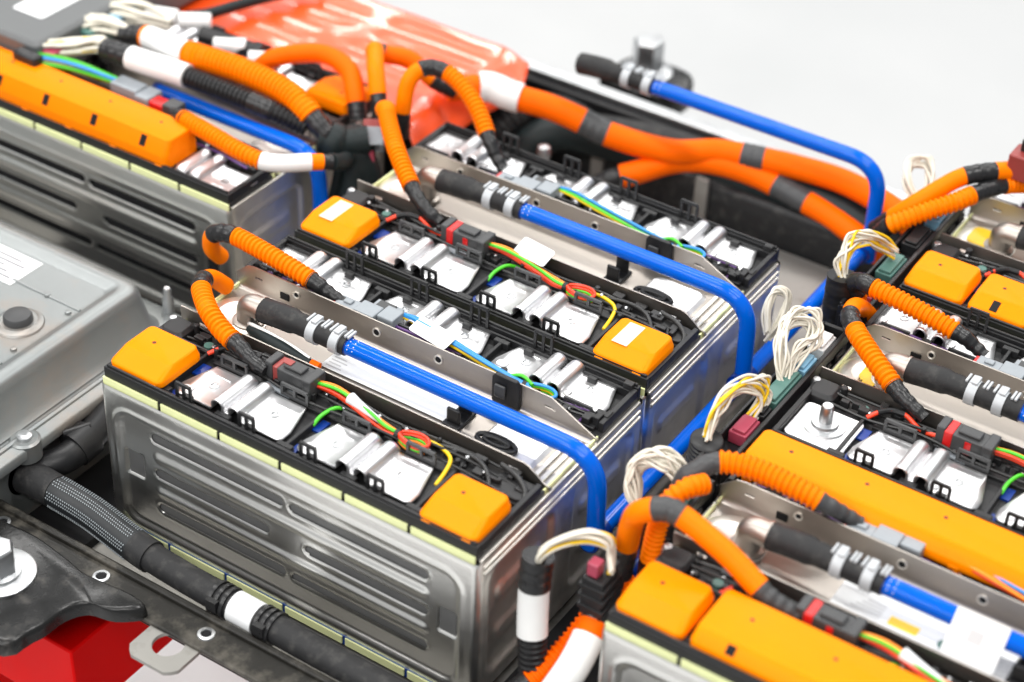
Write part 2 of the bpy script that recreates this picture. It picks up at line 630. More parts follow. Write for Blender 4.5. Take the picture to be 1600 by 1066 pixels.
def tray(parent, y0, y1, front, seed, skip=()):
    """black carrier of one row of terminals; front = True when the outer wall is the low-y side"""
    rnd = random.Random(seed)
    mb = MB()
    mb.box(3, 357, y0, y1, 1, 5)
    wall = (y0, y0 + 4.5) if front else (y1 - 4.5, y1)
    mb.box(3, 357, wall[0], wall[1], 5.1, 15)
    w2 = (y0 + 6.5, y0 + 8.5) if front else (y1 - 8.5, y1 - 6.5)
    mb.box(8, 352, w2[0], w2[1], 5, 12.5)
    mb.box(3, 7.5, y0 + 5, y1 - 5, 5, 15)
    mb.box(352.5, 357, y0 + 5, y1 - 5, 5, 14)
    # dividers between the bars
    for k in range(1, 6):
        x = 60 * k - 6
        mb.box(x - 1.6, x + 1.6, y0 + 9, y1 - 9, 5, 11.5 if (k + (0 if front else 1)) % 2 else 8)
        px = y0 + 9.5 if front else y1 - 15
        mb.box(x - 7, x + 7, px, px + 5, 5, 12)
        mb.box(x + 22, x + 30, px, px + 4, 5, 14.5)
    # harness carrier on the inner side
    hy0, hy1 = (y1 - 30, y1 - 1) if front else (y0 + 1, y0 + 17)
    mb.box(62, 350, hy0 + 1, hy1 - 1, 5, 8.2)
    for k in range(44):
        x = 14 + k * 7.6 + rnd.uniform(-3, 3)
        y = rnd.uniform(hy0 + 3, hy1 - 5)
        w, d, h = rnd.uniform(3, 11), rnd.uniform(2.5, 8), rnd.uniform(3, 7.5)
        mb.box(x, x + w, y, y + d, 8, 8 + h)
    for k in range(10):
        x = 30 + k * 33 + rnd.uniform(-6, 6)
        y = rnd.uniform(hy0 + 3, hy1 - 3)
        mb.cyl((x, y, 8), rnd.uniform(1.6, 3.2), rnd.uniform(6, 10), seg=10)
    o = mb.build('tray', 'tray_plastic', parent, bevel=.6)
    lip = MB()
    ly = wall[0] + 1.2 if front else wall[1] - 3.2
    lip.box(5, 355, ly, ly + 2.0, 15.1, 17.2)
    lip.build('tray_lip', 'tray_plastic', o, bevel=.5)
    pin = None
    for k in range(12):
        x = 24 + k * 27 + rnd.uniform(-8, 8)
        y = rnd.uniform(hy0 + 3, hy1 - 3)
        if pin is None:
            pin = MB().lathe([(1.7, 0), (1.7, 1.6), (1.2, 2.2), (.3, 2.3)], (0, 0, 0), seg=10).build('contact_pin', 'zinc', o)
            pin.location = Vector((x, y, 12.5)) * S
        else:
            share(pin, o, (x, y, 12.5), 'contact_pin')
    for k in range(3):
        yy = hy0 + 4 + k * (hy1 - hy0 - 8) / 2
        pts = [(20 + 40 * i, yy + rnd.uniform(-3, 3), 10 + rnd.uniform(0, 5)) for i in range(9)]
        rod(o, pts, 1.2, ('black_wire', 'black_wire', 'purple_wire')[k] if not front else 'black_wire', 'tray_wire', 6, 3)
    return o


CH_Y0, CH_Y1 = 96.0, 167.0


def channel(parent):
    if 'ch' in CACHE:
        c = share(CACHE['ch'], parent, name='channel')
        for ch in CACHE['ch'].children:
            share(ch, c, name=ch.name.split('.')[0])
        return c
    r = 6.0
    HA, HB = 19.0, 26.0
    # profile parameter s: flange A top -> floor -> flange B top
    prof = [((CH_Y0, HA), (0, 1, 0)), ((CH_Y0, 10.5), None), ((CH_Y0, 7.5), None), ((CH_Y0, r), None)]
    for k in range(1, 6):
        a = math.pi + k * math.pi / 2 / 5
        prof.append(((CH_Y0 + r + r * math.cos(a), r + r * math.sin(a)), None))
    for y in (118, 127, 136, 145):
        prof.append(((y, 0), None))
    for k in range(0, 6):
        a = -math.pi / 2 + k * math.pi / 2 / 5
        prof.append(((CH_Y1 - r + r * math.cos(a), r + r * math.sin(a)), None))
    nb0 = len(prof)
    prof += [((CH_Y1, 11.5), None), ((CH_Y1, 14.8), None), ((CH_Y1, 17), None), ((CH_Y1, HB), None)]
    pts = [p[0] for p in prof]
    nrm = []
    for i in range(len(pts)):
        a, b = pts[max(0, i - 1)], pts[min(len(pts) - 1, i + 1)]
        d = Vector((b[0] - a[0], b[1] - a[1])).normalized()
        nrm.append((0, -d.y, d.x))
    slotsB = [(22, 30), (309, 319)]
    slotsA = [(21, 29), (322, 331)]
    cuts = sorted({1.5, 8, 14, 40, 58, 64, 90, 120, 150, 180, 210, 240, 270, 296, 300, 315, 335, 340, 346, 350, 354, 358.5}
                  | {v for s in slotsB + slotsA for v in s})

    def fn(x, s):
        i = int(s)
        y, z = pts[i]
        if y >= CH_Y1 - .01 and z > r:
            k = min(1, (358.5 - x) / 44) if x > 314 else 1
            k = min(k, .45 + .55 * (x - 1.5) / 14) if x < 15.5 else k
            z = r - 2 + (z - r + 2) * max(.06, k)
        if y <= CH_Y0 + .01 and z > r:
            k = min(1, (356 - x) / 18) if x > 338 else 1
            z = r + (z - r) * max(.05, k)
        return (x, y, z), nrm[i]

    def skip(x, s):
        z = .5 * (pts[int(s)][1] + pts[min(len(pts) - 1, int(s) + 1)][1])
        if s > nb0 and 14.8 < z < 17:
            return any(a < x < b for a, b in slotsB)
        if s < 3 and 7.5 < z < 10.5:
            return any(a < x < b for a, b in slotsA)
        return False
    mb = MB()
    sheet(mb, cuts, list(range(len(pts))), skip, fn, 1.3)
    o = mb.build('channel', 'steel_channel', parent, sharp=30)
    # pressed holes with a raised collar
    for x, z, rr_ in ((66, 17, 3.0), (148, 15, 3.6), (209, 15, 3.6)):
        MB().lathe([(rr_ + .6, 0), (rr_ + .6, .9), (rr_, 1.1), (rr_ - .4, .2), (.2, .2)], (x, CH_Y1 - 1.35, z), (0, -1, 0), 18).build('pressed_hole', 'steel_rim', o)
        MB().cyl((x, CH_Y1 - 1.5, z), rr_ - .9, .35, (0, -1, 0), 14).build('hole_void', 'blackout', o)
    MB().box(49, 58, CH_Y1 - 2.2, CH_Y1 - 1.4, 7, 13).build('hole_void', 'blackout', o)
    # stamped round boss under the elbow, and the stepped edge at the right end
    MB().lathe([(27, 1.25), (24, 3.2), (17, 3.8), (15, 2.6), (3, 2.4)], (32, 131, 0), seg=36).build('stamped_boss', 'steel_rim', o)
    for k in range(3):
        MB().box(338 + k * 6.5, 342 + k * 6.5, 101, 160, 1.4, 3.4 - .6 * k).build('edge_fold', 'steel_rim', o, bevel=.8)
    # flat pressing on the floor, under the pipe
    MB().loft([rrect(282, 334, 104, 150, 8, 1.4), rrect(285, 331, 107, 147, 7, 4)]).build('floor_pressing', 'aluminium', o, sharp=25)
    CACHE['ch'] = o
    return o


STRIP_A = [(2 + 59.5 * k, 58.6 + 59.5 * k) for k in range(6)]


def module(label, loc, rz=0, rowA=('L', 'R'), rowB='std', seed=1, sticker=False, full=True, orange='orange_cover'):
    t = thing('battery_module', label, 'battery module', loc, rz, 'battery modules in the open pack')
    # body
    MB().box(5, 355, 5.5, 230.5, -139, 1).build('cell_block', 'blackout', t)
    front_plate(t)
    front_plate(t, (360, 236, 0), math.pi)
    MB().box(20, 340, 4.6, 5.4, -130, -20).build('slot_backing', 'cell_wrap', t)
    end_plate(t, (360, 0, 0))
    end_plate(t, (0, 236, 0), math.pi)
    for x0, x1 in ((0.6, 3.4), (356.6, 359.4)):
        MB().box(x0, x1, 6, 230, -3, 1.4).build('rim', 'steel_rim', t, bevel=.8)
    for zc, dx in ((-7, 1.6), (-13, 2.4)):
        MB().tube([(359.2 + dx * .4, 8, zc), (359.2 + dx * .4, 228, zc)], 1.7, 10).build('rim_bead', 'steel_rim', t)
    # pale insulating film between cells and plates: one tongue per cell
    first = None
    for a, b in STRIP_A:
        if not first:
            first = MB()
            first.loft([rrect(0, b - a, 0, 1.6, .7, -1.5, 2), rrect(0, b - a, 0, 1.6, .7, 5.6, 2)])
            first = first.build('insulator', 'insulator', t)
            first.location = Vector((a, 2.0, 0)) * S
        else:
            share(first, t, (a, 2.0, 0), 'insulator')
        share(first, t, (a, 232.4, 0), 'insulator')
        lo = share(first, t, (a + 1, -2.2, -145.5), 'insulator')
    for k in range(3):
        for xx in (354.6, 3.8):
            MB().box(xx, xx + 1.6, 8 + 75 * k, 80 + 75 * k, -1, 4.6).build('insulator', 'insulator', t)
    MB().box(2, 358, -.4, 1.6, -149, -139.5).build('base_film', 'blue_film', t)
    # terminal rows
    tray(t, 3.6, 93, True, seed)
    tray(t, 170, 232.2, False, seed + 50)
    channel(t)
    YA, YB = (18, 61), (189, 228)
    for i, kind in enumerate(rowA):
        pass
    if 'L' in rowA:
        cover(t, 4, 57, 8, 59, mat=orange, sticker=sticker)
        MB().box(10, 52, 6.2, 8.2, 9, 11.5).build('terminal_strip', 'steel_rim', t)
    if 'R' in rowA:
        cover(t, 303, 354, 5, 55, mat=orange, sticker=sticker)
        MB().box(309, 349, 6.0, 8.0, 9, 11.5).build('terminal_strip', 'steel_rim', t)
    if 'long' in rowA:
        cover(t, 62, 356, 8, 62, h=15, mat=orange)
    else:
        busbar(t, 114, *YA)
        busbar(t, 234, *YA)
        for x in ((140, 199, 261) if 'two' in rowA else (78, 140, 199, 261)):
            clip_frame(t, x, 12.2, 9.5, 16, 17)
        for x in (85, 145, 205, 265):
            clip_frame(t, x, 64, 9.5, 27, 12, 2)
        for x in (62, 180):
            MB().box(x - 2.5, x + 2.5, 16, 26, 5.2, 7.0).build('film_edge', 'blue_dark', t)
            MB().box(x - 6, x + 2.5, 46, 60, 5.2, 7.0).build('film_edge', 'blue_dark', t)
    if 'stud' in rowA:
        p = MB()
        p.loft([rrect(8, 58, 16, 62, 5, 8), rrect(8, 58, 16, 62, 5, 10)])
        p = p.build('terminal_plate', 'aluminium', t, bevel=.5)
        MB().lathe([(17, 10), (17, 11.5), (11, 11.8), (10.5, 14), (5.4, 14.2), (5, 28), (4, 29.5)], (32, 42, 0), seg=28).build('stud', 'zinc', p)
    if 'two' in rowA:
        cover(t, 62, 116, 8, 59, mat=orange, slots=1)
    if rowB == 'std':
        for x in (54, 174, 294):
            busbar(t, x, *YB)
        for x in (80, 147, 207, 269):
            clip_frame(t, x, 226.5, 10, 18, 22)
        for x in (26, 86, 168, 206, 284, 328):
            clip_frame(t, x, 185, 7, 27, 9, 2)
    elif rowB == 'long':
        cover(t, 4, 356, 184, 230, h=16, mat=orange, slots=-1)
    elif rowB == 'endplate':
        busbar(t, 56, YB[0], YB[1], 'both')
        cover(t, 76, 358, 186, 231, h=26, mat=orange, flip=True)
    # bits at the right end of the back row
    for (x, y, w, d, h) in ((338, 173, 7, 6, 9), (347, 176, 5, 8, 11), (343, 186, 9, 5, 8), (352, 183, 4, 9, 10), (345, 224, 8, 6, 13), (336, 228, 6, 4, 9)):
        MB().box(x, x + w, y, y + d, 5, 5 + h).build('retainer', 'tray_plastic', t, bevel=.6)
    rod(t, [(336, 174, 7), (340, 177, 12), (345, 180, 11), (351, 187, 8)], 1.5, 'purple_wire', 'sense_wire')
    # ear at the left end and rounded plugs
    e = MB()
    e.loft([rrect(2, 26, 66, 90, 5, 5), rrect(2, 26, 66, 90, 5, 13), rrect(5, 23, 69, 87, 4, 16)])
    e.build('corner_plug', 'tray_plastic', t, bevel=.5)
    MB().lathe([(4.5, 0), (4.5, 7), (3, 10), (1, 10.5)], (4, 84, 6), seg=16).build('corner_screw', 'zinc', t)
    e = MB()
    e.loft([rrect(322, 352, 66, 88, 5, 5), rrect(322, 352, 66, 88, 5, 11)])
    e.build('corner_plug', 'tray_plastic', t, bevel=.5)
    rod(t, [(262, 84, 10), (290, 86, 13), (310, 80, 15), (322, 70, 12), (326, 60, 8)], 1.9, 'black_wire', 'sense_wire')
    rod(t, [(320, 90, 14), (338, 84, 15), (350, 76, 12), (353, 66, 8)], 2.2, 'black_wire', 'sense_wire')
    # pipe saddle and black latch on the high flange
    b = MB()
    b.loft([rrect(0, 26, 0, 4, 1.5, 2), rrect(0, 26, 0, 4, 1.5, 25), rrect(3, 23, 0, 4, 1.5, 29)])
    b = b.build('latch', 'black_plastic', t, bevel=.8)
    b.location = Vector((262, CH_Y1 - 5, 0)) * S
    MB().box(4, 14, -2.6, -.2, 9, 21).build('latch_pad', 'dark_grey_plastic', b, bevel=1.0)
    s = MB()
    s.box(250, 262, 118, 121, 2, 17)
    s.box(250, 262, 134, 137, 2, 17)
    s.box(248, 264, 114, 140, 1.5, 4)
    s.build('pipe_saddle', 'black_plastic', t, bevel=1)
    g = MB()
    g.tube([Vector((298 + 17 * math.cos(a), 116 + 7 * math.sin(a), 6)) for a in [k * math.pi / 14 for k in range(29)]], 2.2, 8)
    g.tube([Vector((298 + 11 * math.cos(a), 116 + 3.6 * math.sin(a), 7)) for a in [k * math.pi / 14 for k in range(29)]], 1.8, 8)
    g.build('grommet', 'black_plastic', t, sharp=70)
    return t


mod_front = module('steel cased battery module in front centre with stamped slots on its long plate', (0, 0, 0), seed=3)
mod_second = module('battery module directly behind the front centre one, pale rectangles on its two orange covers', (0, 238, 0), seed=7, sticker=True)
mod_left = module('blurred battery module at the left with a long orange cover, behind the grey cast housing', (-75, 482, 0), math.pi, rowA=('L',), rowB='endplate', seed=11, orange='orange_cover_deep')
mod_r1 = module('nearest battery module at lower right with one short and one long orange cover', (462, 0, 0), rowA=('L', 'long'), rowB='long', seed=13)
mod_r2 = module('right hand battery module with a bare threaded stud on its first terminal plate', (462, 238, 0), rowA=('stud',), seed=17)
mod_r3 = module('rear right battery module with two short orange covers side by side', (462, 476, 0), rowA=('L', 'two'), seed=19)

# ------------------------------------------------------------------ the pack the modules sit in
pk = thing('battery_tray', 'large open battery pack tray with dirty black side rail under the modules', 'battery tray', (0, 0, -160), world=True)
MB().box(-640, 900, -58, 690, -166, -160).build('base_plate', 'alu_sheet', pk)
MB().box(-330, -3, -56, 236, -159.5, -151).build('added_dark_sheet', 'blackout', pk)  # added black sheet standing in for the deep shade beside the housing
MB().box(363, 459, -56, 330, -159.5, -148).build('added_dark_sheet', 'blackout', pk)  # another black sheet, added to darken the gap between the columns
rl = MB()
for (y0, y1, z0, z1) in ((-92, -62, -121, -117), (-66, -60, -119, -113), (-63, -59, -165, -114)):
    rl.box(-640, 900, y0, y1, z0, z1)
rl = rl.build('side_rail', 'rail_paint', pk, bevel=1.5)
for k in range(-1, 5):
    x = 60 + 107 * k
    h = MB()
    h.lathe([(7.2, -117), (6.8, -115.9), (4.4, -115.5), (3.8, -116.6), (3.8, -117)], (x, -77, 0), seg=20)
    h.build('threaded_insert', 'zinc', rl)
    MB().cyl((x, -77, -117), 3.6, .8, seg=14).build('insert_void', 'blackout', rl)
bk = MB()
bk.box(-640, 900, 690, 716, -165, -52)
bk = bk.build('back_rail', 'black_plastic', pk, bevel=2)
MB().box(-640, 900, 699, 713, -51.8, -44).build('rail_edge', 'zinc', bk, bevel=2)
MB().box(-640, 900, 717, 770, -120, -112).build('rail_flange', 'alu_sheet', bk)
cbm = MB()
cbm.box(-60, 440, 486, 636, -158, -104)
cbm.build('cross_beam', 'alu_sheet', pk, bevel=3)
MB().box(-20, 436, 640, 686, -158, -64).build('cross_beam', 'rubber', pk, bevel=5, bseg=3)
for x in (70, 190, 420):
    MB().box(x, x + 14, 634, 639.5, -150, -58).build('upright', 'alu_sheet', pk, bevel=1)
# hanging tab with a big hole
tb = MB()
outer = []
cx, cy = 148, -99
N = 32
inner, out = [], []
for k in range(N):
    a = 2 * math.pi * k / N
    inner.append((cx + 12.5 * math.cos(a), cy + 12.5 * math.sin(a)))
    d = max(abs(math.cos(a)), abs(math.sin(a)))
    q = 24 / d
    q = min(q, 29)
    out.append((cx + q * math.cos(a), cy + q * math.sin(a) + (14 if math.sin(a) > .5 else 0)))
z0, z1 = -124, -120.5
V_ = [(x, y, z0) for x, y in inner] + [(x, y, z1) for x, y in inner] + [(x, y, z0) for x, y in out] + [(x, y, z1) for x, y in out]
F_ = []
for k in range(N):
    j = (k + 1) % N
    F_ += [(k, j, N + j, N + k), (2 * N + k, 3 * N + k, 3 * N + j, 2 * N + j), (N + k, N + j, 3 * N + j, 3 * N + k), (k, 2 * N + k, 2 * N + j, j)]
tb.add(V_, F_)
tb.build('hanging_tab', 'alu_sheet', pk, sharp=40)


# mounting brackets with their big bolts
def bracket(label, pts, z, th, bolt, parent_loc):
    t = thing('mounting_bracket', label, 'bracket', parent_loc, world=True)
    P = [(x, y) for x, y in pts]
    c = Vector((sum(p[0] for p in P) / len(P), sum(p[1] for p in P) / len(P)))
    P2 = spl([(x, y, 0) for x, y in P] + [(P[0][0], P[0][1], 0)], 4)[:-1]
    rings = []
    for off, zz in ((1.0, z - th), (1.0, z - 8), (.985, z - 3), (.95, z - .5), (.90, z)):
        rings.append([(c.x + (p.x - c.x) * off, c.y + (p.y - c.y) * off, zz) for p in P2])
    MB().loft(rings).build('bracket_body', 'bracket_paint', t, sharp=50)
    return t


b1 = bracket('glossy black mounting bracket bolted on at the lower left corner of the tray',
             [(-150, -84), (-45, -81), (-7, -79), (34, -84), (58, -88), (105, -84), (118, -90), (101, -106), (80, -112), (70, -128), (66, -158), (40, -186), (-150, -190)], -106, 13, None, (0, -120, -119))


def big_bolt(label, c, rw, rh, hh):
    t = thing('hex_bolt', label, 'bolt', c, world=True, group='large bolts on the brackets')
    x, y, z = c
    MB().lathe([(rw, 0), (rw, 2.6), (rw - 1, 3.2), (rh * .6, 3.2)], c, seg=40).build('washer', 'zinc', t)
    hx = []
    for zz, r in ((3.3, rh * 1.2), (6, rh * 1.2), (7, rh * 1.02)):
        hx.append([(x + r * math.cos(2 * math.pi * k / 24), y + r * math.sin(2 * math.pi * k / 24), z + zz) for k in range(24)])
    MB().loft(hx).build('bolt_flange', 'zinc', t)
    rings = []
    for zz, r in ((7, rh), (hh - 2, rh), (hh, rh * .86)):
        rings.append([(x + r * math.cos(math.pi / 3 * k + .3), y + r * math.sin(math.pi / 3 * k + .3), z + zz) for k in range(6)])
    MB().loft(rings).build('bolt_head', 'zinc', t, bevel=.8)
    return t


big_bolt('zinc hex bolt with wide washer on the black bracket at lower left', (4, -128, -106), 28, 14, 30)
b2 = bracket('black bracket with a bright bolt beyond the back rail, behind the rear blue pipe',
             [(0, 765), (40, 758), (80, 768), (92, 796), (80, 826), (40, 832), (4, 820)], -66, 26, None, (40, 790, -92))
big_bolt('overexposed bright bolt on the bracket beyond the back rail', (38, 800, -66), 28, 17, 40)

# red stand carrying the pack
st = thing('pack_stand', 'bright red painted steel stand below the tray at lower left', 'stand', (0, -120, -850), world=True)
MB().box(-260, 58, -116, 640, -250, -170).build('beam', 'red_paint', st, bevel=2)
MB().box(-260, -130, -60, 60, -850, -259).build('post', 'red_paint', st, bevel=2)
MB().box(-260, -130, 560, 620, -850, -259).build('post', 'red_paint', st, bevel=2)
for x in (500, 820):
    MB().box(x, x + 80, 100, 640, -850, -170).build('post', 'red_paint', st, bevel=2)

# ------------------------------------------------------------------ thick coolant hose along the front
hs = thing('coolant_hose', 'thick black coolant hose with braided sleeve lying along the front plate', 'hose', (-40, -32, -125), world=True)
hp = spl([(-64, -31, -108), (-40, -32, -107), (-22, -33, -106), (15, -34, -108), (76, -42, -110), (145, -45, -111), (193, -45, -112), (240, -46, -112), (287, -46, -112), (420, -46, -112), (640, -46, -112)], 10)
hp, HL = resample(hp, 3)


def sub(path, x0, x1):
    return [p for p in path if x0 <= p.x <= x1]


MB().tube(sub(hp, -66, -26), lambda t: 15.5 - 1.5 * t, 28).build('rubber_cuff', 'rubber', hs)
MB().tube(sub(hp, 62, 700), 11.8, 28).build('rubber_hose', 'rubber', hs)
MB().tube(sub(hp, 62, 84), 13.6, 28).build('end_sleeve', 'rubber', hs)
br = sub(hp, -30, 66)
MB().tube(br, 13.6, 28).build('braid_base', 'braid', hs)
# woven sleeve: many short threads in rows along the hose
rnd = random.Random(4)
brr, bl = resample(br, 1.15)
fr = frames(brr)
th = MB()
for row in range(34):
    if row % 5 in (3, 4):
        continue
    a0 = 2 * math.pi * row / 34
    for i in range(1, len(brr) - 2):
        if (i + row) % 2:
            continue
        t, n_, b_ = fr[i]
        q = []
        for di, da, lift in ((0, -.028, 0), (0, .028, 0), (1.0, .06, 0), (1.0, .0, 0)):
            p = brr[i] + t * di
            a = a0 + da
            q.append((p + (n_ * math.cos(a) + b_ * math.sin(a)) * 13.75, p + (n_ * math.cos(a) + b_ * math.sin(a)) * 14.35))
        k = len(th.v)
        th.v += [tuple(x[0]) for x in q] + [tuple(x[1]) for x in q]
        th.f += [(k + 4, k + 5, k + 6, k + 7), (k, k + 1, k + 5, k + 4), (k + 1, k + 2, k + 6, k + 5), (k + 2, k + 3, k + 7, k + 6), (k + 3, k, k + 4, k + 7)]
tho = th.build('braid_threads', 'braid_thread', hs)
tho['kind'] = 'stuff'
MB().tube(sub(hp, 84.5, 87), 13.9, 28).build('cable_tie', 'black_plastic', hs)
for xa, xb in ((150, 166), (196, 212)):
    w = MB()
    for k in range(3):
        w.tube(sub(hp, xa + k * 6, xa + k * 6 + 4.2) or sub(hp, xa, xb), 14.0, 28)
    w.box(xa + 2, xa + 12, -60, -55, -112, -102)
    w.build('hose_clip', 'shrink_black', hs)
MB().tube(sub(hp, 169, 196), 13.0, 28).build('white_label', 'label_paper', hs)
tf = thing('hose_fitting', 'black plastic tee fitting joining hoses below the grey cast housing', 'fitting', (-60, -30, -125), world=True)
MB().tube(spl([(-150, -30, -104), (-110, -31, -106), (-62, -31, -108)], 6), lambda t: 17 if .55 < t < .75 else 14, 24).build('fitting_body', 'black_plastic', tf)
for x in (-92, -84, -70):
    MB().tube([(x, -31, -107), (x + 4, -31, -107)], 19, 24).build('fitting_rib', 'black_plastic', tf)
MB().tube([(-78, -31, -107), (-75, -31, -107)], 19.4, 24).build('colour_ring', 'insulator', tf)
MB().tube(spl([(-66, -25, -106), (-48, -4, -101), (-46, 22, -97), (-52, 60, -92)], 6), lambda t: 12 + 2 * t, 22).build('branch', 'black_plastic', tf)
MB().tube(spl([(-52, 58, -92), (-60, 90, -92), (-66, 130, -96)], 6), 15, 22).build('branch_hose', 'rubber', tf)
MB().tube([(-48, 8, -99), (-47, 26, -96)], 16.5, 20).build('locking_ring', 'black_plastic', tf)
MB().tube([(-56, 6, -84), (-44, 26, -82)], 3, 10).build('locking_tab', 'black_plastic', tf)
pb = MB()
pb.loft([rrect(-34, 4, 36, 74, 8, -128), rrect(-34, 4, 36, 74, 8, -116), rrect(-28, -2, 42, 68, 6, -112)])
tag(pb.build('foil_pouch', 'zinc'), 'small silvery foil pouch in the gap left of the front module', 'pouch')

# ------------------------------------------------------------------ cast housing at the left
hz = thing('cast_housing', 'grey cast aluminium electronics housing with a round black plug at left', 'housing', (-230, 20, -150), world=True)
HX0, HX1, HY0, HY1 = -520, -88, -110, 150
h = MB()
h.loft([rrect(HX0 - 16, HX1 + 12, HY0 - 14, HY1 + 12, 22, -72), rrect(HX0 - 6, HX1 + 6, HY0 - 6, HY1 + 6, 18, -66),
        rrect(HX0, HX1, HY0, HY1, 16, -38), rrect(HX0 + 2, HX1 - 2, HY0 + 2, HY1 - 2, 15, -33),
        rrect(HX0 + 5, HX1 - 5, HY0 + 5, HY1 - 5, 13, -28.5), rrect(HX0 + 13, HX1 - 13, HY0 + 13, HY1 - 13, 10, -28.0),
        rrect(HX0 + 17, HX1 - 17, HY0 + 17, HY1 - 17, 9, -29.5), rrect(HX0 + 20, HX1 - 22, HY0 + 20, HY1 - 22, 8, -33.0),
        rrect(HX0 + 23, HX1 - 25, HY0 + 23, HY1 - 25, 7, -33.5)], cap0=False)
h = h.build('lid', 'cast_aluminium', hz, sharp=60)
f = MB()
f.loft([rrect(HX0 - 30, HX1 + 32, HY0 - 30, HY1 + 30, 26, -84), rrect(HX0 - 30, HX1 + 32, HY0 - 30, HY1 + 30, 26, -76),
        rrect(HX0 - 28, HX1 + 30, HY0 - 28, HY1 + 28, 25, -74), rrect(HX0 - 10, HX1 + 12, HY0 - 10, HY1 + 12, 22, -73)])
f.loft([rrect(HX0 - 22, HX1 + 22, HY0 - 22, HY1 + 22, 24, -150), rrect(HX0 - 22, HX1 + 22, HY0 - 22, HY1 + 22, 24, -84.5)])
f = f.build('flange', 'cast_aluminium', hz, sharp=50)
MB().tube([Vector((HX1 + 18, y, -74)) for y in range(-130, 150, 10)], 3.2, 8).build('seal_bead', 'cast_aluminium', f)
for x, y in ((HX1 + 22, -26), (HX1 + 20, 150), (HX1 - 60, HY1 + 20)):
    MB().lathe([(13, -90), (13, -73), (11, -71.5), (3, -71.5)], (x, y, 0), seg=24).build('screw_boss', 'cast_aluminium', f)
    MB().lathe([(6.5, -71.4), (6.5, -68.5), (4.5, -67.2), (1, -67.2)], (x, y, 0), seg=18).build('screw', 'zinc', f)
pl = MB()
pl.lathe([(22, -33.4), (21, -32), (18, -31.6), (16, -30), (3, -30)], (-141, 49, 0), seg=36)
pl.build('plug_seat', 'cast_aluminium', h)
pl = MB()
pl.lathe([(12.5, -29.9), (12.5, -26), (11, -23.8), (7, -23.0), (2, -22.8)], (-141, 49, 0), seg=36)
pl.build('vent_plug', 'dark_grey_plastic', h)
lb = MB().box(-252, -186, 84, 124, -33.4, -33.0).build('rating_label', 'label_paper', h)
for k in range(5):
    MB().box(-246, -194 - 9 * (k % 3), 90 + 6 * k, 92.4 + 6 * k, -32.98, -32.9).build('print_line', 'print_grey', lb)
for (x, y) in ((-118, 84), (-118, -10), (-150, 92), (-118, 20)):
    MB().lathe([(3, -33.4), (2.6, -31.6), (.6, -31)], (x, y, 0), seg=14).build('cast_pip', 'cast_aluminium', h)
for a, b_ in (((-190, 92), (-112, 92)), ((-240, 0), (-112, 0))):
    MB().tube([Vector((a[0], a[1], -33.6)), Vector((b_[0], b_[1], -33.6))], 1.6, 8).build('cast_rib', 'cast_aluminium', h)
sp = MB()
sp.lathe([(5, -74), (5, -60), (3.6, -58), (3.6, -50), (2.4, -48)], (HX1 - 2, HY1 + 26, 0), seg=16)
tag(sp.build('stud_post', 'zinc'), 'small upright metal post at the far corner of the grey cast housing', 'post')

# ------------------------------------------------------------------ blue coolant pipes


def bend(pts, r, n=7):
    """polyline with filleted corners"""
    P = [Vector(p) for p in pts]
    out = [P[0]]
    for i in range(1, len(P) - 1):
        a, b, c = P[i - 1], P[i], P[i + 1]
        u, w = (a - b).normalized(), (c - b).normalized()
        ang = u.angle(w)
        d = min(r / math.tan(ang / 2), (a - b).length * .49, (c - b).length * .49)
        p0, p1 = b + u * d, b + w * d
        for k in range(n + 1):
            t = k / n
            out.append(p0 * (1 - t) ** 2 + b * 2 * t * (1 - t) + p1 * t * t)
    out.append(P[-1])
    return out


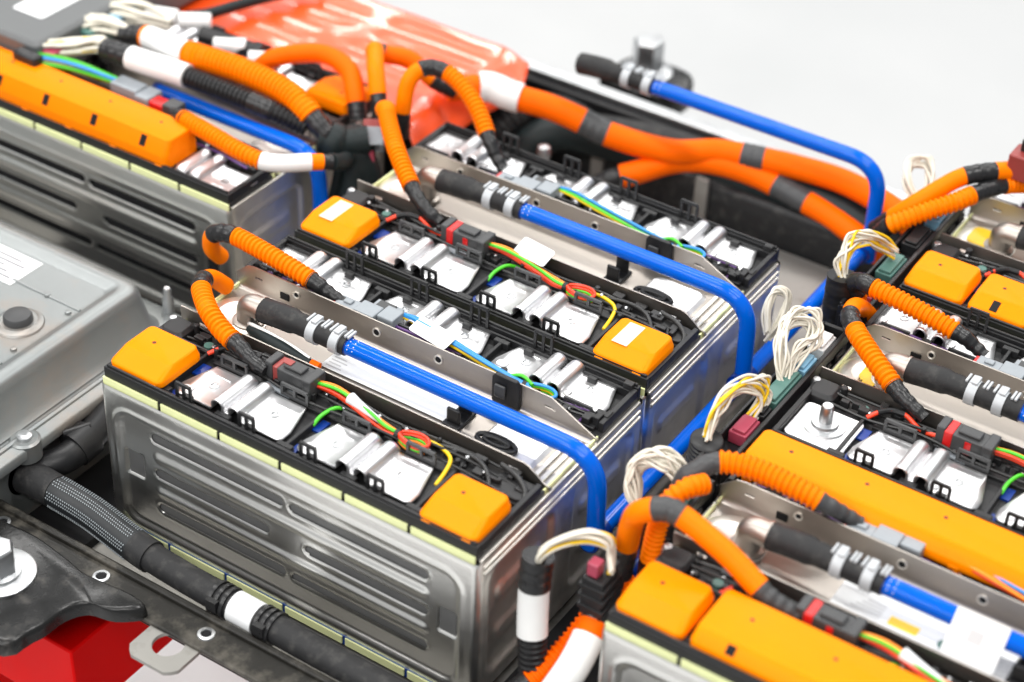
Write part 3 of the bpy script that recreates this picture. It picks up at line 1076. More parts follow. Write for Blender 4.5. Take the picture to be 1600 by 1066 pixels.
def pipe(label, y, x_hose, x0, x1, z, zb, hose=True, elbow=True, mat='blue_pipe', r=7.2, x_drop=None, saddle=True):
    t = thing('coolant_pipe', label, 'coolant pipe', (x0, y, z), world=True, group='blue coolant pipes')
    xd = x1
    MB().tube(bend([(x0, y, z), (xd, y, z), (xd + 2, y, zb)], 34, 12), r, 24).build('pipe', mat, t, sharp=60)
    MB().lathe([(r + .6, 0), (r + .6, 4), (r, 4.4)], (x0 - 3, y, z), (1, 0, 0), 24).build('pipe_collar', 'blue_dark', t)
    if hose:
        dots = None
        for k in range(10):
            a_ = math.radians(20 + 28 * (k % 5))
            dx = 4 + 5 * (k // 5)
            c_ = (x0 + dx, y - r * math.cos(a_), z + r * math.sin(a_))
            MB().cyl((c_[0], c_[1] - .0, c_[2]), .5, .25, (0, -math.cos(a_), math.sin(a_)), 8).build('print_dot', 'white_plastic', t)
        hp_ = spl([(x_hose, y + 1, z - 3), (x_hose + 22, y, z), (x_hose + 60, y, z + 1), (x0, y, z)], 8)
        MB().tube(hp_, lambda q: 10.6 if q < .42 else (9.2 if q < .9 else 8.6), 26).build('rubber_hose', 'rubber', t)
        for xc in (x_hose + 50, x_hose + 73):
            c = MB()
            c.tube([(xc, y, z + .5), (xc + 8, y, z + .4)], 10.6, 26)
            c = c.build('hose_clamp', 'clamp_grey', t)
            e = MB()
            for k in (-3.5, 0, 11, 14):
                e.box(xc + k, xc + k + 2.2, y - 3, y + 8, z + 9.0, z + 11.4)
            e.box(xc + 2, xc + 7, y - 4, y + 7, z + 9, z + 12.4)
            e.build('clamp_ear', 'clamp_grey', c, bevel=.6)
        if elbow:
            el = MB()
            el.tube(bend([(x_hose - 17, y + 1, 1), (x_hose - 17, y + 1, z - 3), (x_hose - .5, y + 1, z - 3)], 12, 8), 9.8, 22)
            el.lathe([(13.5, 2), (13.5, 5), (10, 6)], (x_hose - 17, y + 1, 0), seg=26)
            el.tube([(x_hose - 2.5, y + 1, z - 3), (x_hose - .6, y + 1, z - 3)], 11, 24)
            el.build('elbow', 'steel_channel', t, sharp=50)
    return t


pipe('glossy blue coolant pipe of the front centre module, bending down at its right end', 128, 62, 148, 381, 24, -50)
pipe('glossy blue coolant pipe of the second module, sloping across the middle of the picture', 367, 70, 157, 381, 30, -50)
pipe('uppermost blue coolant pipe arching in front of the white floor', 608, 66, 148, 386, 41, -60, elbow=False)
pipe('blurred blue coolant pipe at left under the black corrugated conduit', 346, -330, -245, -52, 20, -100, hose=False)
pipe('blue coolant pipe at lower right carrying a square white tag', 128, 524, 612, 841, 26, -70)
pipe('blue coolant pipe end at the right edge behind the red connector', 366, 524, 618, 841, 26, -70)
pipe('blue coolant pipe of the rear right module', 604, 524, 612, 841, 24, -70)
mf = thing('coolant_manifold', 'low blue coolant manifold running between the centre and right modules', 'coolant manifold', (386, 60, -90), world=True)
MB().tube([(383, 116 + 40 * k, -52) for k in range(14)], 7.0, 22).build('pipe', 'blue_pipe', mf)
MB().tube([(404, 150 + 40 * k, -100) for k in range(13)], 8, 22).build('pipe', 'blue_dark', mf)
for y in (128, 367, 608):
    MB().tube([(383, y - 11, -52), (383, y + 11, -52)], 9.2, 22).build('joint_collar', 'blue_dark', mf)
TM = Matrix.Translation((684, 120, 27)) @ Matrix.Rotation(math.radians(48), 4, 'X')
wt = MB().box(-19, 19, -22, 12, 0, .7, TM).build('paper_tag', 'label_paper', bevel=.2)
tag(wt, 'square white paper tag stuck on the blue pipe at lower right', 'tag')
MB().box(-6, 5, -8, 2, .72, .8, TM).build('print_patch', 'print_light', wt)
# white product label strips lying in the channels
for nm, x0, x1, y0, y1, z, lab in (('a', 128, 256, 117, 142, 2.6, 'long white sticker on the channel floor beside the front blue pipe'),
                                   ('b', 580, 810, 114, 144, 2.6, 'printed white sticker under the blue pipe at lower right')):
    lo = MB().box(x0, x1, y0, y1, z, z + .5).build('sticker', 'label_paper')
    tag(lo, lab, 'sticker', 'stickers in the channels')
    if nm == 'b':
        MB().box(622, 644, 117, 126, 3.15, 3.25).build('print_patch', 'yellow_wire', lo)
        MB().cyl((664, 121, 3.15), 5.5, .1, seg=20).build('print_patch', 'teal_plastic', lo)
        for k in range(5):
            MB().box(590 + 3 * k, 616, 116 + 3.6 * k, 117.4 + 3.6 * k, 3.15, 3.25).build('print_line', 'print_light', lo)
            MB().box(690, 716 - 4 * (k % 2), 116 + 4 * k, 117.8 + 4 * k, 3.15, 3.25).build('print_line', 'print_grey', lo)
    else:
        for k in range(4):
            MB().box(131, 146 - 3 * (k % 2), 120 + 4 * k, 121.4 + 4 * k, 3.15, 3.25).build('print_line', 'print_light', lo)

# ------------------------------------------------------------------ orange conduits


def conduit(label, pts, secs, cat='conduit', group='orange corrugated conduits', name='cable_conduit', nsp=8):
    """secs: (from, to, kind, radius, material) along the length"""
    t = thing(name, label, cat, pts[0], world=True, group=group)
    path, L = resample(spl(pts, nsp), 1.5)
    n = len(path) - 1
    for (a, b, kind, r, mat) in secs:
        i0, i1 = int(round(a * n)), int(round(b * n))
        seg = path[i0:i1 + 1]
        if len(seg) < 2:
            continue
        if kind == 'cor':
            MB().corrugated(seg, r + .3, 4.7, 1.55, 20).build('corrugated_tube', mat, t, sharp=50)
        elif kind == 'smooth':
            MB().tube(seg, r, 22).build('cable', mat, t)
        elif kind == 'sleeve':
            MB().tube(seg, r, 22).build('label_sleeve', mat, t)
        elif kind == 'tape':
            rn = random.Random(int(a * 1000) + int(r * 10))
            MB().tube(seg, lambda q: r + .25 * math.sin(q * 19) + .15 * math.sin(q * 47), 22).build('tape_wrap', mat, t)
        elif kind == 'shrink':
            r0, r1 = r
            MB().tube(seg, lambda q: r0 + (r1 - r0) * q + .35 * math.sin(q * 26), 18).build('heat_shrink', mat, t)
    return t


OC, SB = 'orange_conduit', 'shrink_black'
conduit('short orange conduit curving over the left end of the front blue pipe', 
        [(4, 150, 8), (1, 135, 24), (8, 115, 32), (34, 92, 34), (59, 80, 30), (81, 75, 26), (97, 71, 22), (112, 70, 19)],
        [(0, .2, 'smooth', 7.4, OC), (.2, .32, 'tape', 7.9, SB), (.32, .76, 'cor', 8.2, OC), (.75, 1, 'shrink', (7.6, 5.0), SB)])
conduit('orange conduit with black taped bend leading to the grey connector of the front module', 
        [(-42, 196, -6), (-41, 184, 10), (-36, 180, 27), (-25, 181, 34), (-7, 181, 36), (34, 178, 34), (75, 177, 28), (87, 178, 23), (104, 180, 17)],
        [(0, .24, 'smooth', 7.4, OC), (.22, .36, 'tape', 7.8, SB), (.36, .82, 'cor', 8.0, OC), (.81, 1, 'shrink', (7.4, 4.6), SB)])
conduit('steep orange conduit dropping to the red connector of the second module', 
        [(-28, 414, 44), (-18, 405, 51), (-6, 391, 50), (26, 360, 46), (63, 333, 34), (83, 325, 25), (98, 326, 16)],
        [(0, .74, 'cor', 8.2, OC), (.73, 1, 'shrink', (7.2, 5.4), SB)])
conduit('tall looping orange conduit with a black band on its crown above the second module', 
        [(-29, 444, 2), (-25, 440, 32), (-25, 448, 58), (-20, 460, 68), (-8, 470, 69), (15, 470, 64), (44, 459, 52), (72, 441, 33), (80, 438, 24), (92, 434, 14)],
        [(0, .14, 'tape', 7.4, SB), (.14, .35, 'smooth', 7.8, OC), (.35, .47, 'tape', 8.0, SB), (.47, .83, 'cor', 8.2, OC), (.82, 1, 'shrink', (7.4, 5.2), SB)])
conduit('orange conduit from black taped hook to the back row of the stud module', 
        [(458, 462, -6), (446, 450, 12), (439, 443, 27), (445, 440, 34), (458, 436, 36), (498, 432, 34), (540, 429, 28), (552, 430, 22), (564, 429, 17)],
        [(0, .22, 'smooth', 7.2, OC), (.18, .38, 'tape', 7.9, SB), (.38, .83, 'cor', 8.2, OC), (.82, 1, 'shrink', (7.2, 4.8), SB)])
conduit('orange conduit reaching over the yellow sticker to the red connector at right', 
        [(462, 446, -4), (455, 430, 16), (455, 408, 31), (461, 386, 36), (471, 374, 36), (481, 364, 36), (508, 344, 32), (531, 331, 26), (544, 327, 22), (557, 325, 17)],
        [(0, .36, 'smooth', 7.4, OC), (.36, .47, 'tape', 7.8, SB), (.47, .82, 'cor', 8.2, OC), (.81, 1, 'shrink', (7.4, 5), SB)])
conduit('orange conduit lying on the long orange cover at lower right', 
        [(432, 144, -20), (443, 140, 12), (447, 139, 30), (453, 142, 38), (464, 156, 43), (490, 165, 43), (525, 167, 40), (546, 170, 34), (558, 177, 26), (569, 182, 20)],
        [(.0, .2, 'smooth', 7.6, OC), (.2, .42, 'tape', 8.0, 'dark_grey_plastic'), (.42, .82, 'cor', 8.6, OC), (.81, 1, 'shrink', (7.4, 5), 'dark_grey_plastic')])
conduit('big blurred orange loop in front at lower right with a grey band on top', 
        [(429, 86, -34), (432, 86, -4), (440, 76, 32), (447, 71, 47), (458, 73, 55), (470, 77, 56), (489, 78, 50), (517, 76, 40), (546, 71, 28), (561, 72, 22), (573, 74, 17)],
        [(0, .14, 'tape', 9.0, SB), (.14, .44, 'smooth', 8.6, OC), (.44, .53, 'tape', 9.0, 'dark_grey_plastic'), (.53, .86, 'smooth', 8.4, OC), (.86, 1, 'shrink', (7.4, 5.6), 'dark_grey_plastic')])
conduit('ribbed orange conduit just behind the big front loop at lower right', 
        [(446, 98, -20), (448, 100, 10), (452, 101, 34), (460, 112, 46), (468, 128, 44)],
        [(0, 1, 'cor', 7.6, OC)])
conduit('upper orange cable with a dark band at the top right corner', 
        [(398, 585, -10), (416, 580, 14), (435, 587, 35), (453, 610, 50), (465, 622, 55), (483, 640, 56), (510, 664, 54), (560, 700, 40)],
        [(0, .12, 'tape', 7.6, SB), (.12, .44, 'smooth', 8.2, OC), (.44, .56, 'tape', 8.4, SB), (.56, 1, 'smooth', 8.6, OC)])
conduit('lower ribbed orange cable below the dark banded one at the top right', 
        [(412, 558, 4), (420, 556, 17), (430, 560, 25), (447, 573, 35), (465, 592, 42), (476, 612, 45), (490, 638, 45), (510, 664, 40), (560, 700, 30)],
        [(0, .08, 'tape', 8, SB), (.08, .42, 'cor', 8.4, OC), (.42, .58, 'tape', 7.8, SB), (.58, 1, 'cor', 8.2, OC)])
conduit('thick orange cable with dark bands crossing behind the second module toward the right', 
        [(-36, 529, 10), (-9, 557, 10), (16, 564, 5), (54, 576, 0), (85, 587, -10), (116, 596, -20), (168, 620, -30), (205, 648, -30), (245, 661, -30), (283, 669, -30), (330, 672, -30), (384, 657, -30), (430, 634, -34)],
        [(0, .1, 'smooth', 12, 'orange_cable'), (.06, .145, 'sleeve', 15, 'white_sleeve'), (.145, .27, 'smooth', 12.6, 'orange_cable'), (.27, .325, 'tape', 12.8, 'dark_grey_plastic'), (.325, .585, 'smooth', 12.4, 'orange_cable'), (.585, .63, 'tape', 12.6, 'dark_grey_plastic'), (.63, 1, 'smooth', 12.2, 'orange_cable')], 'cable', 'thick orange power cables', 'power_cable')
conduit('lower thick orange cable arching below the longer one behind the second module', 
        [(100, 566, -80), (120, 580, -62), (146, 598, -50), (171, 626, -43), (203, 642, -40), (247, 655, -46), (298, 654, -54), (328, 652, -59), (363, 644, -65), (410, 634, -76)],
        [(0, .13, 'tape', 10, SB), (.13, .58, 'smooth', 11.8, 'orange_cable'), (.58, .68, 'tape', 12.0, 'dark_grey_plastic'), (.68, 1, 'smooth', 11.6, 'orange_cable')], 'cable', 'thick orange power cables', 'power_cable')
conduit('fat ribbed orange conduit with a white sleeve at upper left', 
        [(-312, 374, 46), (-284, 377, 51), (-227, 370, 56), (-169, 375, 56), (-119, 378, 50), (-90, 374, 42), (-70, 372, 30), (-60, 374, 20)],
        [(0, .1, 'tape', 10, SB), (.1, .13, 'smooth', 11.4, OC), (.12, .33, 'sleeve', 11.8, 'white_sleeve'), (.33, .9, 'cor', 12.4, OC), (.9, 1, 'tape', 10.5, SB)])
conduit('black corrugated conduit with a white sleeve at upper left', 
        [(-300, 337, 50), (-284, 337, 51), (-252, 339, 51), (-216, 345, 49), (-163, 350, 46), (-118, 356, 40), (-82, 368, 28)],
        [(0, .14, 'tape', 11, SB), (.14, .42, 'sleeve', 11.6, 'white_sleeve'), (.42, .74, 'cor', 9.6, 'black_plastic'), (.74, .84, 'tape', 9.8, SB), (.84, 1, 'cor', 9.6, 'black_plastic')], group='dark conduits')
conduit('slim orange conduit on the left module ending in a white sleeve', 
        [(-190, 306, 32), (-169, 297, 39), (-130, 290, 40), (-88, 285, 38), (-61, 291, 35), (-34, 317, 33), (-24, 330, 30)],
        [(0, .14, 'shrink', (6, 8), SB), (.12, .66, 'cor', 8.0, OC), (.66, .9, 'sleeve', 8.2, 'white_sleeve'), (.9, .95, 'smooth', 7.6, OC), (.95, 1, 'tape', 7, SB)])
conduit('smooth orange cable arching over the back row of the left module', 
        [(-190, 428, 24), (-178, 435, 37), (-158, 445, 45), (-128, 455, 50), (-97, 451, 45), (-76, 434, 32), (-66, 424, 14)],
        [(0, .9, 'smooth', 9.4, 'orange_cable'), (.9, 1, 'tape', 9, SB)], 'cable', 'thick orange power cables', 'power_cable')
conduit('upright orange cable standing beside the black junction in the upper left', 
        [(-92, 484, 52), (-84, 476, 60), (-66, 452, 60), (-54, 438, 52), (-44, 428, 38), (-40, 424, 22), (-38, 420, 0)],
        [(0, .62, 'smooth', 8.4, OC), (.6, 1, 'tape', 7.4, SB)])
conduit('horizontal orange cable stub with black end just below the orange film', 
        [(-92, 486, 54), (-80, 492, 50), (-62, 502, 46), (-40, 508, 30), (-20, 520, 18)],
        [(0, .12, 'tape', 8.6, SB), (.12, .5, 'smooth', 9.0, 'orange_cable'), (.5, .72, 'smooth', 8.4, OC), (.72, 1, 'tape', 8.6, SB)])

# black wiring junction where the conduits meet
jn = thing('wiring_junction', 'black taped wiring junction where the conduits meet at upper left', 'junction', (-52, 386, -10), world=True)
j = MB()
j.tube(spl([(-66, 374, 22), (-56, 380, 14), (-46, 386, 6), (-40, 392, -6), (-36, 396, -40)], 6), lambda q: 15 + 3 * math.sin(q * 9), 20)
j.tube(spl([(-70, 368, 20), (-50, 384, 16), (-34, 398, 18)], 6), 13, 18)
j.tube(spl([(-44, 396, 26), (-44, 392, 8), (-40, 384, -14), (-42, 372, -50)], 6), 12, 18)
j.tube(spl([(-26, 330, 30), (-30, 350, 18), (-40, 372, 6)], 6), 8, 16)
j.build('tape_wrap', 'hose_dark', jn)
for k in range(5):
    a = .3 + .5 * k
    MB().tube(spl([(-58 + 6 * k, 380 + 5 * k, 12), (-50 + 5 * k, 372 + 6 * k, -10), (-58 + 7 * k, 366 + 3 * k, -60)], 6), 4.5, 12).build('cable', 'hose_dark', jn)
gc = thing('grey_connector', 'loose square grey plug with open mouth hanging by a red wire', 'connector', (-34, 402, 14), world=True)
c = MB()
R_ = Matrix.Translation((-33, 402, 16)) @ Matrix.Rotation(math.radians(35), 4, 'Z') @ Matrix.Rotation(math.radians(40), 4, 'X')
for (x0, x1, z0, z1) in ((-11, 11, 8, 11), (-11, 11, -11, -8), (-11, -8, -8, 8), (8, 11, -8, 8)):
    c.box(x0, x1, -9, 9, z0, z1, R_)
c.box(-8, 8, 4, 8, -8, 8, R_)
c.build('shell', 'mid_grey_plastic', gc, bevel=.8)
MB().box(-8, 8, 9, 18, -6, 6, R_).build('backshell', 'dull_red_plastic', gc, bevel=1)
MB().tube(spl([(-30, 396, 8), (-26, 392, -10), (-24, 388, -30)], 6), 3, 10).build('wire', 'pink_plastic', gc)


# ------------------------------------------------------------------ connectors and sense wiring on the modules
def conn_dark(x, y, z, parent, red=True):
    k = MB()
    k.box(x, x + 7, y - 8, y + 8, z - 9, z + 9)
    k.build('plug_rear', 'dark_grey_plastic', parent, bevel=1)
    k = MB()
    k.box(x + 12.2, x + 44, y - 8.5, y + 8.5, z - 8, z + 7)
    k.box(x + 16, x + 34, y - 5, y + 5, z + 7.2, z + 10)
    k.box(x + 38, x + 46, y - 10, y + 10, z - 9, z + 8.4)
    k.build('plug_shell', 'dark_grey_plastic', parent, bevel=1)
    if red:
        MB().box(x + 6.8, x + 13.5, y - 9.2, y + 8.2, z - 7.5, z + 7.6).build('lock', 'red_plastic', parent, bevel=.6)
        MB().box(x + 24, x + 29, y - 9.2, y - 8.6, z - 6, z + 5).build('lock', 'red_plastic', parent)
    else:
        MB().box(x + 7.2, x + 12, y - 7.6, y + 7.6, z - 7.5, z + 6.5).build('lock', 'dull_red_plastic', parent, bevel=.6)
        MB().box(x + 14, x + 22, y - 3, y + 3, z + 10.1, z + 10.9).build('lock', 'dull_red_plastic', parent)
    MB().box(x + 4, x + 30, y - 16, y - 9, z - 10.5, z - 8).build('plug_foot', 'mid_grey_plastic', parent, bevel=.5)


def conn_grey(x, y, z, parent):
    k = MB()
    k.box(x, x + 20, y - 7, y + 6, z - 7, z + 4)
    k.box(x + 20.2, x + 40, y - 8.5, y + 8, z - 8, z + 6.5)
    k.box(x + 6, x + 14, y - 3, y + 3, z + 4, z + 6)
    k.build('plug_shell', 'mid_grey_plastic', parent, bevel=.9)
    k = MB()
    k.box(x + 40.2, x + 56, y - 3, y + 14, z - 6, z + 6)
    k.box(x + 26, x + 52, y + 8.2, y + 20, z - 6, z + 3)
    k.build('plug_mate', 'mid_grey_plastic', parent, bevel=.9)
    MB().box(x + 30, x + 46, y + 9, y + 18, z + 3.2, z + 4.6).build('plug_lid', 'dark_grey_plastic', parent, bevel=.4)
    MB().box(x - 2.5, x + 1, y - 6, y + 5, z - 6, z + 3).build('lock', 'red_plastic', parent, bevel=.6)
    MB().box(x + 1, x + 18, y - 8, y - 7.2, z - 6.5, z - 3).build('lock', 'red_plastic', parent)


def wires(parent, pts, cols, r=1.35, spread=2.2, seed=0, n=6, jit=1.0):
    rn = random.Random(seed)
    for i, c in enumerate(cols):
        a = 2 * math.pi * i / max(3, len(cols)) + rn.uniform(-.4, .4)
        dy, dz = spread * math.cos(a), spread * math.sin(a)
        q = []
        for k, p in enumerate(pts):
            f_ = .55 if k in (0, len(pts) - 1) else 1
            q.append((p[0] + rn.uniform(-jit, jit), p[1] + dy * f_ + rn.uniform(-jit, jit) * f_, p[2] + dz * f_ + rn.uniform(-jit, jit) * .5 * f_))
        rod(parent, q, r, c, 'wire', 8, n)


def loop_pts(cx, cy, z, rx, ry, n=12, a0=180, turn=350):
    return [(cx + rx * math.cos(math.radians(a0 + turn * k / n)), cy + ry * math.sin(math.radians(a0 + turn * k / n)), z + .8 * math.sin(k)) for k in range(n + 1)]


def harness_front(label, ox, oy, seed, tag_style, red):
    t = thing('sense_harness', label, 'wiring harness', (ox + 110, oy + 78, 12), world=True, group='multicoloured sense harnesses')
    conn_dark(ox + 110, oy + 79, 19, t, red)
    p = [(ox + 150, oy + 80, 19), (ox + 174, oy + 82, 19), (ox + 207, oy + 76, 17), (ox + 226, oy + 73, 15), (ox + 238, oy + 72, 15)]
    wires(t, p, ['red_wire', 'orange_wire', 'green_wire', 'red_wire', 'red_wire', 'orange_wire'], 1.45, 2.8, seed)
    MB().tube([(ox + 236, oy + 72, 15), (ox + 239.5, oy + 72, 15)], 4.2, 14).build('cable_tie', 'black_plastic', t)
    for k, c in enumerate(('red_wire', 'red_wire', 'green_wire', 'orange_wire')):
        rod(t, loop_pts(ox + 252, oy + 73 - .6 * k, 17 - 2 * k, 13 - .5 * k, 6.5 - .4 * k), 1.4, c, 'wire', 8, 4)
    rod(t, [(ox + 244, oy + 80, 10), (ox + 262, oy + 82, 12), (ox + 276, oy + 79, 13), (ox + 286, oy + 72, 14), (ox + 290, oy + 60, 13), (ox + 291, oy + 46, 10)], 1.6, 'yellow_wire')
    rod(t, [(ox + 186, oy + 80, 9), (ox + 180, oy + 70, 14), (ox + 176, oy + 58, 13), (ox + 175, oy + 48, 9)], 1.6, 'green_wire')
    rod(t, [(ox + 192, oy + 82, 12), (ox + 200, oy + 81, 13), (ox + 208, oy + 84, 9)], 1.6, 'green_wire')
    rod(t, [(ox + 56, oy + 66, 13), (ox + 66, oy + 76, 18), (ox + 80, oy + 82, 17), (ox + 96, oy + 78, 12), (ox + 110, oy + 76, 14)], 1.9, 'red_wire')
    MB().tube(spl([(ox + 62, oy + 72, 17), (ox + 70, oy + 79, 18), (ox + 80, oy + 82, 17)], 5), 2.5, 10).build('wire_sleeve', 'black_plastic', t)
    MB().cyl((ox + 50, oy + 74, 8), 4, 6, seg=14).build('marker_dot', 'teal_plastic', t)
    if tag_style == 'wrap':
        MB().tube(spl([(ox + 186, oy + 81, 19.5), (ox + 200, oy + 78, 18.6), (ox + 220, oy + 74.5, 17)], 6), lambda q: 5.0 - 3.0 * q, 14).build('label_wrap', 'label_paper', t)
    else:
        m_ = Matrix.Translation((ox + 196, oy + 86, 25)) @ Matrix.Rotation(math.radians(-8), 4, 'Z') @ Matrix.Rotation(math.radians(24), 4, 'X')
        g = MB()
        g.loft([[m_ @ Vector(q) for q in rrect(-17, 17, -8, 10, 2.5, 0, 3)], [m_ @ Vector(q) for q in rrect(-17, 17, -8, 10, 2.5, .5, 3)]])
        g.build('label_tag', 'label_paper', t)
    return t


def harness_back(label, ox, oy, seed, tag_=True, cols=('blue_wire', 'blue_wire', 'blue_wire', 'yellow_wire', 'purple_wire')):
    t = thing('sense_harness', label, 'wiring harness', (ox + 104, oy + 182, 12), world=True, group='multicoloured sense harnesses')
    conn_grey(ox + 100, oy + 179, 17, t)
    p = [(ox + 152, oy + 194, 18), (ox + 172, oy + 191, 20), (ox + 205, oy + 186, 19), (ox + 250, oy + 180, 17), (ox + 284, oy + 177, 16)]
    wires(t, p, cols, 1.4, 2.6, seed)
    MB().tube([(ox + 282, oy + 177, 16), (ox + 285.5, oy + 177, 16)], 4.2, 14).build('cable_tie', 'black_plastic', t)
    for k, c in enumerate((cols[0], 'green_wire', cols[3], 'green_wire')):
        rod(t, loop_pts(ox + 299, oy + 177 + .5 * k, 19 - 2 * k, 13 - k, 5.5 - .4 * k), 1.4, c, 'wire', 8, 4)
    rod(t, [(ox + 268, oy + 180, 17), (ox + 278, oy + 182, 20), (ox + 290, oy + 178, 19)], 1.5, 'green_wire')
    if tag_:
        m_ = Matrix.Translation((ox + 190, oy + 184, 22.5)) @ Matrix.Rotation(math.radians(-9), 4, 'Z') @ Matrix.Rotation(math.radians(16), 4, 'X')
        g = MB()
        g.loft([[m_ @ Vector(q) for q in rrect(-19, 21, -9, 8, 2.5, 0, 3)], [m_ @ Vector(q) for q in rrect(-19, 21, -9, 8, 2.5, .5, 3)]])
        g = g.build('label_tag', 'label_paper', t)
        for k, w_ in enumerate((13, 9, 15)):
            MB().box(-1, w_, 3 - 4 * k, 4.0 - 4 * k, .55, .62, m_).build('print_line', 'print_light', g)
    return t


harness_front('red orange and green sense wires with white wrap on the front centre module', 0, 0, 1, 'wrap', False)
harness_back('blue and yellow sense wires with a white tag behind the front blue pipe', 0, 0, 2)
harness_front('red and green sense wires with an upright blank white tag on the second module', 0, 238, 3, 'tag', True)
harness_back('blue and yellow sense wires along the back row of the second module', 0, 238, 4, False, ('blue_wire', 'blue_wire', 'green_wire', 'yellow_wire', 'yellow_wire'))
harness_front('red black and green sense wires by the stud on the right hand module', 462, 238, 5, 'none', True)
harness_back('grey connector and wires on the back row of the stud module', 462, 238, 6, False)
harness_front('red clipped connector with yellow and green wires beside the lower right long cover', 462, 0, 7, 'wrap', True)
harness_back('blue and orange wires with white sleeve between long cover and channel at lower right', 462, 0, 8, False, ('blue_wire', 'blue_wire', 'orange_wire', 'red_wire', 'purple_wire'))
harness_front('red sense wires beside the two short covers of the rear right module', 462, 476, 9, 'none', True)
lh = thing('sense_harness', 'yellow green and blue wires into a grey plug on the left module', 'wiring harness', (-260, 318, 20), world=True, group='multicoloured sense harnesses')
wires(lh, [(-372, 296, 34), (-348, 299, 39), (-313, 309, 39), (-268, 318, 34)], ['yellow_wire', 'green_wire', 'blue_wire', 'green_wire', 'yellow_wire', 'white_wire'], 1.9, 4.5, 31)
MB().box(-270, -238, 308, 326, 22, 38).build('plug_shell', 'mid_grey_plastic', lh, bevel=1.2)
MB().box(-238, -222, 306, 328, 20, 36).build('plug_mate', 'mid_grey_plastic', lh, bevel=1.2)
MB().box(-222, -204, 308, 322, 20, 34).build('lock', 'red_plastic', lh, bevel=1)
MB().box(-204, -188, 306, 322, 22, 38).build('plug_rear', 'dark_grey_plastic', lh, bevel=1)

# ------------------------------------------------------------------ monitoring boards between the columns


def board(label, y0, y1, conns):
    t = thing('monitoring_board', label, 'control unit', (447, .5 * (y0 + y1), -60), world=True, group='slim black control units')
    b = MB()
    b.box(437, 459, y0, y1, -70, 6)
    b.box(435, 438, y0 + 2, y1 - 2, 6, 17)
    b.box(456.5, 460.5, y0 + 2, y1 - 2, 6, 18)
    b.box(437, 458, y0, y0 + 4, 6, 16)
    b.box(437, 458, y1 - 4, y1, 6, 16)
    for k in range(int((y1 - y0) / 24)):
        b.box(432.5, 437, y0 + 6 + 24 * k, y0 + 12 + 24 * k, -60, 10)
        b.box(460, 462, y0 + 6 + 24 * k, y0 + 20 + 24 * k, -50, 6)
    b.build('housing', 'black_plastic', t, bevel=.8)
    for (ya, yb, mat) in conns:
        c = MB()
        c.box(440, 455, ya, yb, 6.2, 17)
        c.box(442, 453, ya + 1.5, yb - 1.5, 17, 20)
        c.build('socket', mat, t, bevel=.8)
    return t


board('slim black control unit with pink and teal sockets left of the stud module', 172, 396,
      [(222, 246, 'pink_plastic'), (252, 266, 'black_plastic'), (272, 318, 'teal_plastic'), (322, 345, 'pale_blue_plastic'), (356, 380, 'white_plastic')])
board('slim black control unit with long teal socket near the top right conduits', 424, 640,
      [(446, 464, 'pink_plastic'), (486, 520, 'teal_plastic'), (540, 574, 'black_plastic'), (590, 612, 'pale_blue_plastic')])
board('slim black control unit with a teal socket behind the lower orange loop', 100, 166,
      [(106, 140, 'teal_plastic')])
sc = thing('socket_block', 'small black socket block with a pink plug behind the upright label sleeve', 'connector', (432, 50, -30), world=True)
MB().box(422, 440, 40, 62, -40, -4).build('block', 'black_plastic', sc, bevel=1)
for k in range(3):
    MB().box(420, 442, 39, 63, -34 + 10 * k, -30 + 10 * k).build('rib', 'black_plastic', sc, bevel=.6)
MB().box(424, 433, 43, 53, -4, 8).build('plug', 'pink_plastic', sc, bevel=1)


def bundle(label, pts, n, yellow, seed, spread=5, r=1.25, jit=2.0, cond=None):
    t = thing('wire_bundle', label, 'wires', pts[0], world=True, group='bundles of white wires')
    cols = ['yellow_wire' if yellow < 50 and i % yellow == 1 else 'white_wire' for i in range(n)]
    wires(t, pts, cols, r, spread, seed, 6, jit)
    return t


bundle('white and yellow wires spilling from the upright label sleeve at the bottom', [(390, 34, -8), (394, 32, 8), (402, 40, 18), (416, 55, 20), (430, 64, 14), (434, 60, 4), (438, 54, -2)], 9, 4, 41, 4, 1.5, 1.6)
bundle('looped plain white wires behind the big orange loop', [(418, 132, -12), (408, 136, 2), (404, 142, 16), (410, 150, 26), (422, 154, 27), (432, 156, 18), (438, 154, 6)], 20, 99, 42, 7, 1.2, 3.8)
bundle('white and yellow wires arching from black conduit to the pink socket', [(433, 200, 22), (431, 212, 34), (432, 228, 41), (437, 246, 44), (444, 260, 38), (448, 262, 26), (447, 250, 16)], 18, 3, 43, 6.5, 1.15, 3.8)
bundle('tall knot of white wires above the teal socket', [(447, 300, 14), (440, 310, 30), (430, 322, 42), (430, 340, 50), (442, 352, 48), (450, 346, 36), (446, 326, 30), (446, 306, 16)], 18, 99, 44, 6.5, 1.1, 4.6)
bundle('white and yellow wires hooped over the tall black conduit end at right', [(428, 444, 26), (423, 450, 44), (424, 462, 54), (430, 478, 52), (438, 494, 40), (445, 508, 26)], 16, 3, 45, 6, 1.15, 4)
bundle('far curl of pale wires near the top right orange cables', [(436, 596, 16), (414, 606, 36), (408, 622, 46), (420, 634, 44), (430, 620, 30), (424, 604, 24), (436, 612, 16)], 10, 99, 46, 5, 1.3, 3)
bundle('small loop of white wires hanging beside the second module', [(392, 384, -8), (386, 392, 8), (386, 404, 20), (394, 412, 14), (396, 402, -4), (392, 388, -20)], 8, 99, 47, 4, 1.25, 2)
bundle('white wires running into the black sleeve at upper left', [(-372, 312, 40), (-350, 316, 43), (-330, 330, 46), (-312, 342, 49), (-292, 338, 51)], 18, 5, 48, 7, 2.1, 3)
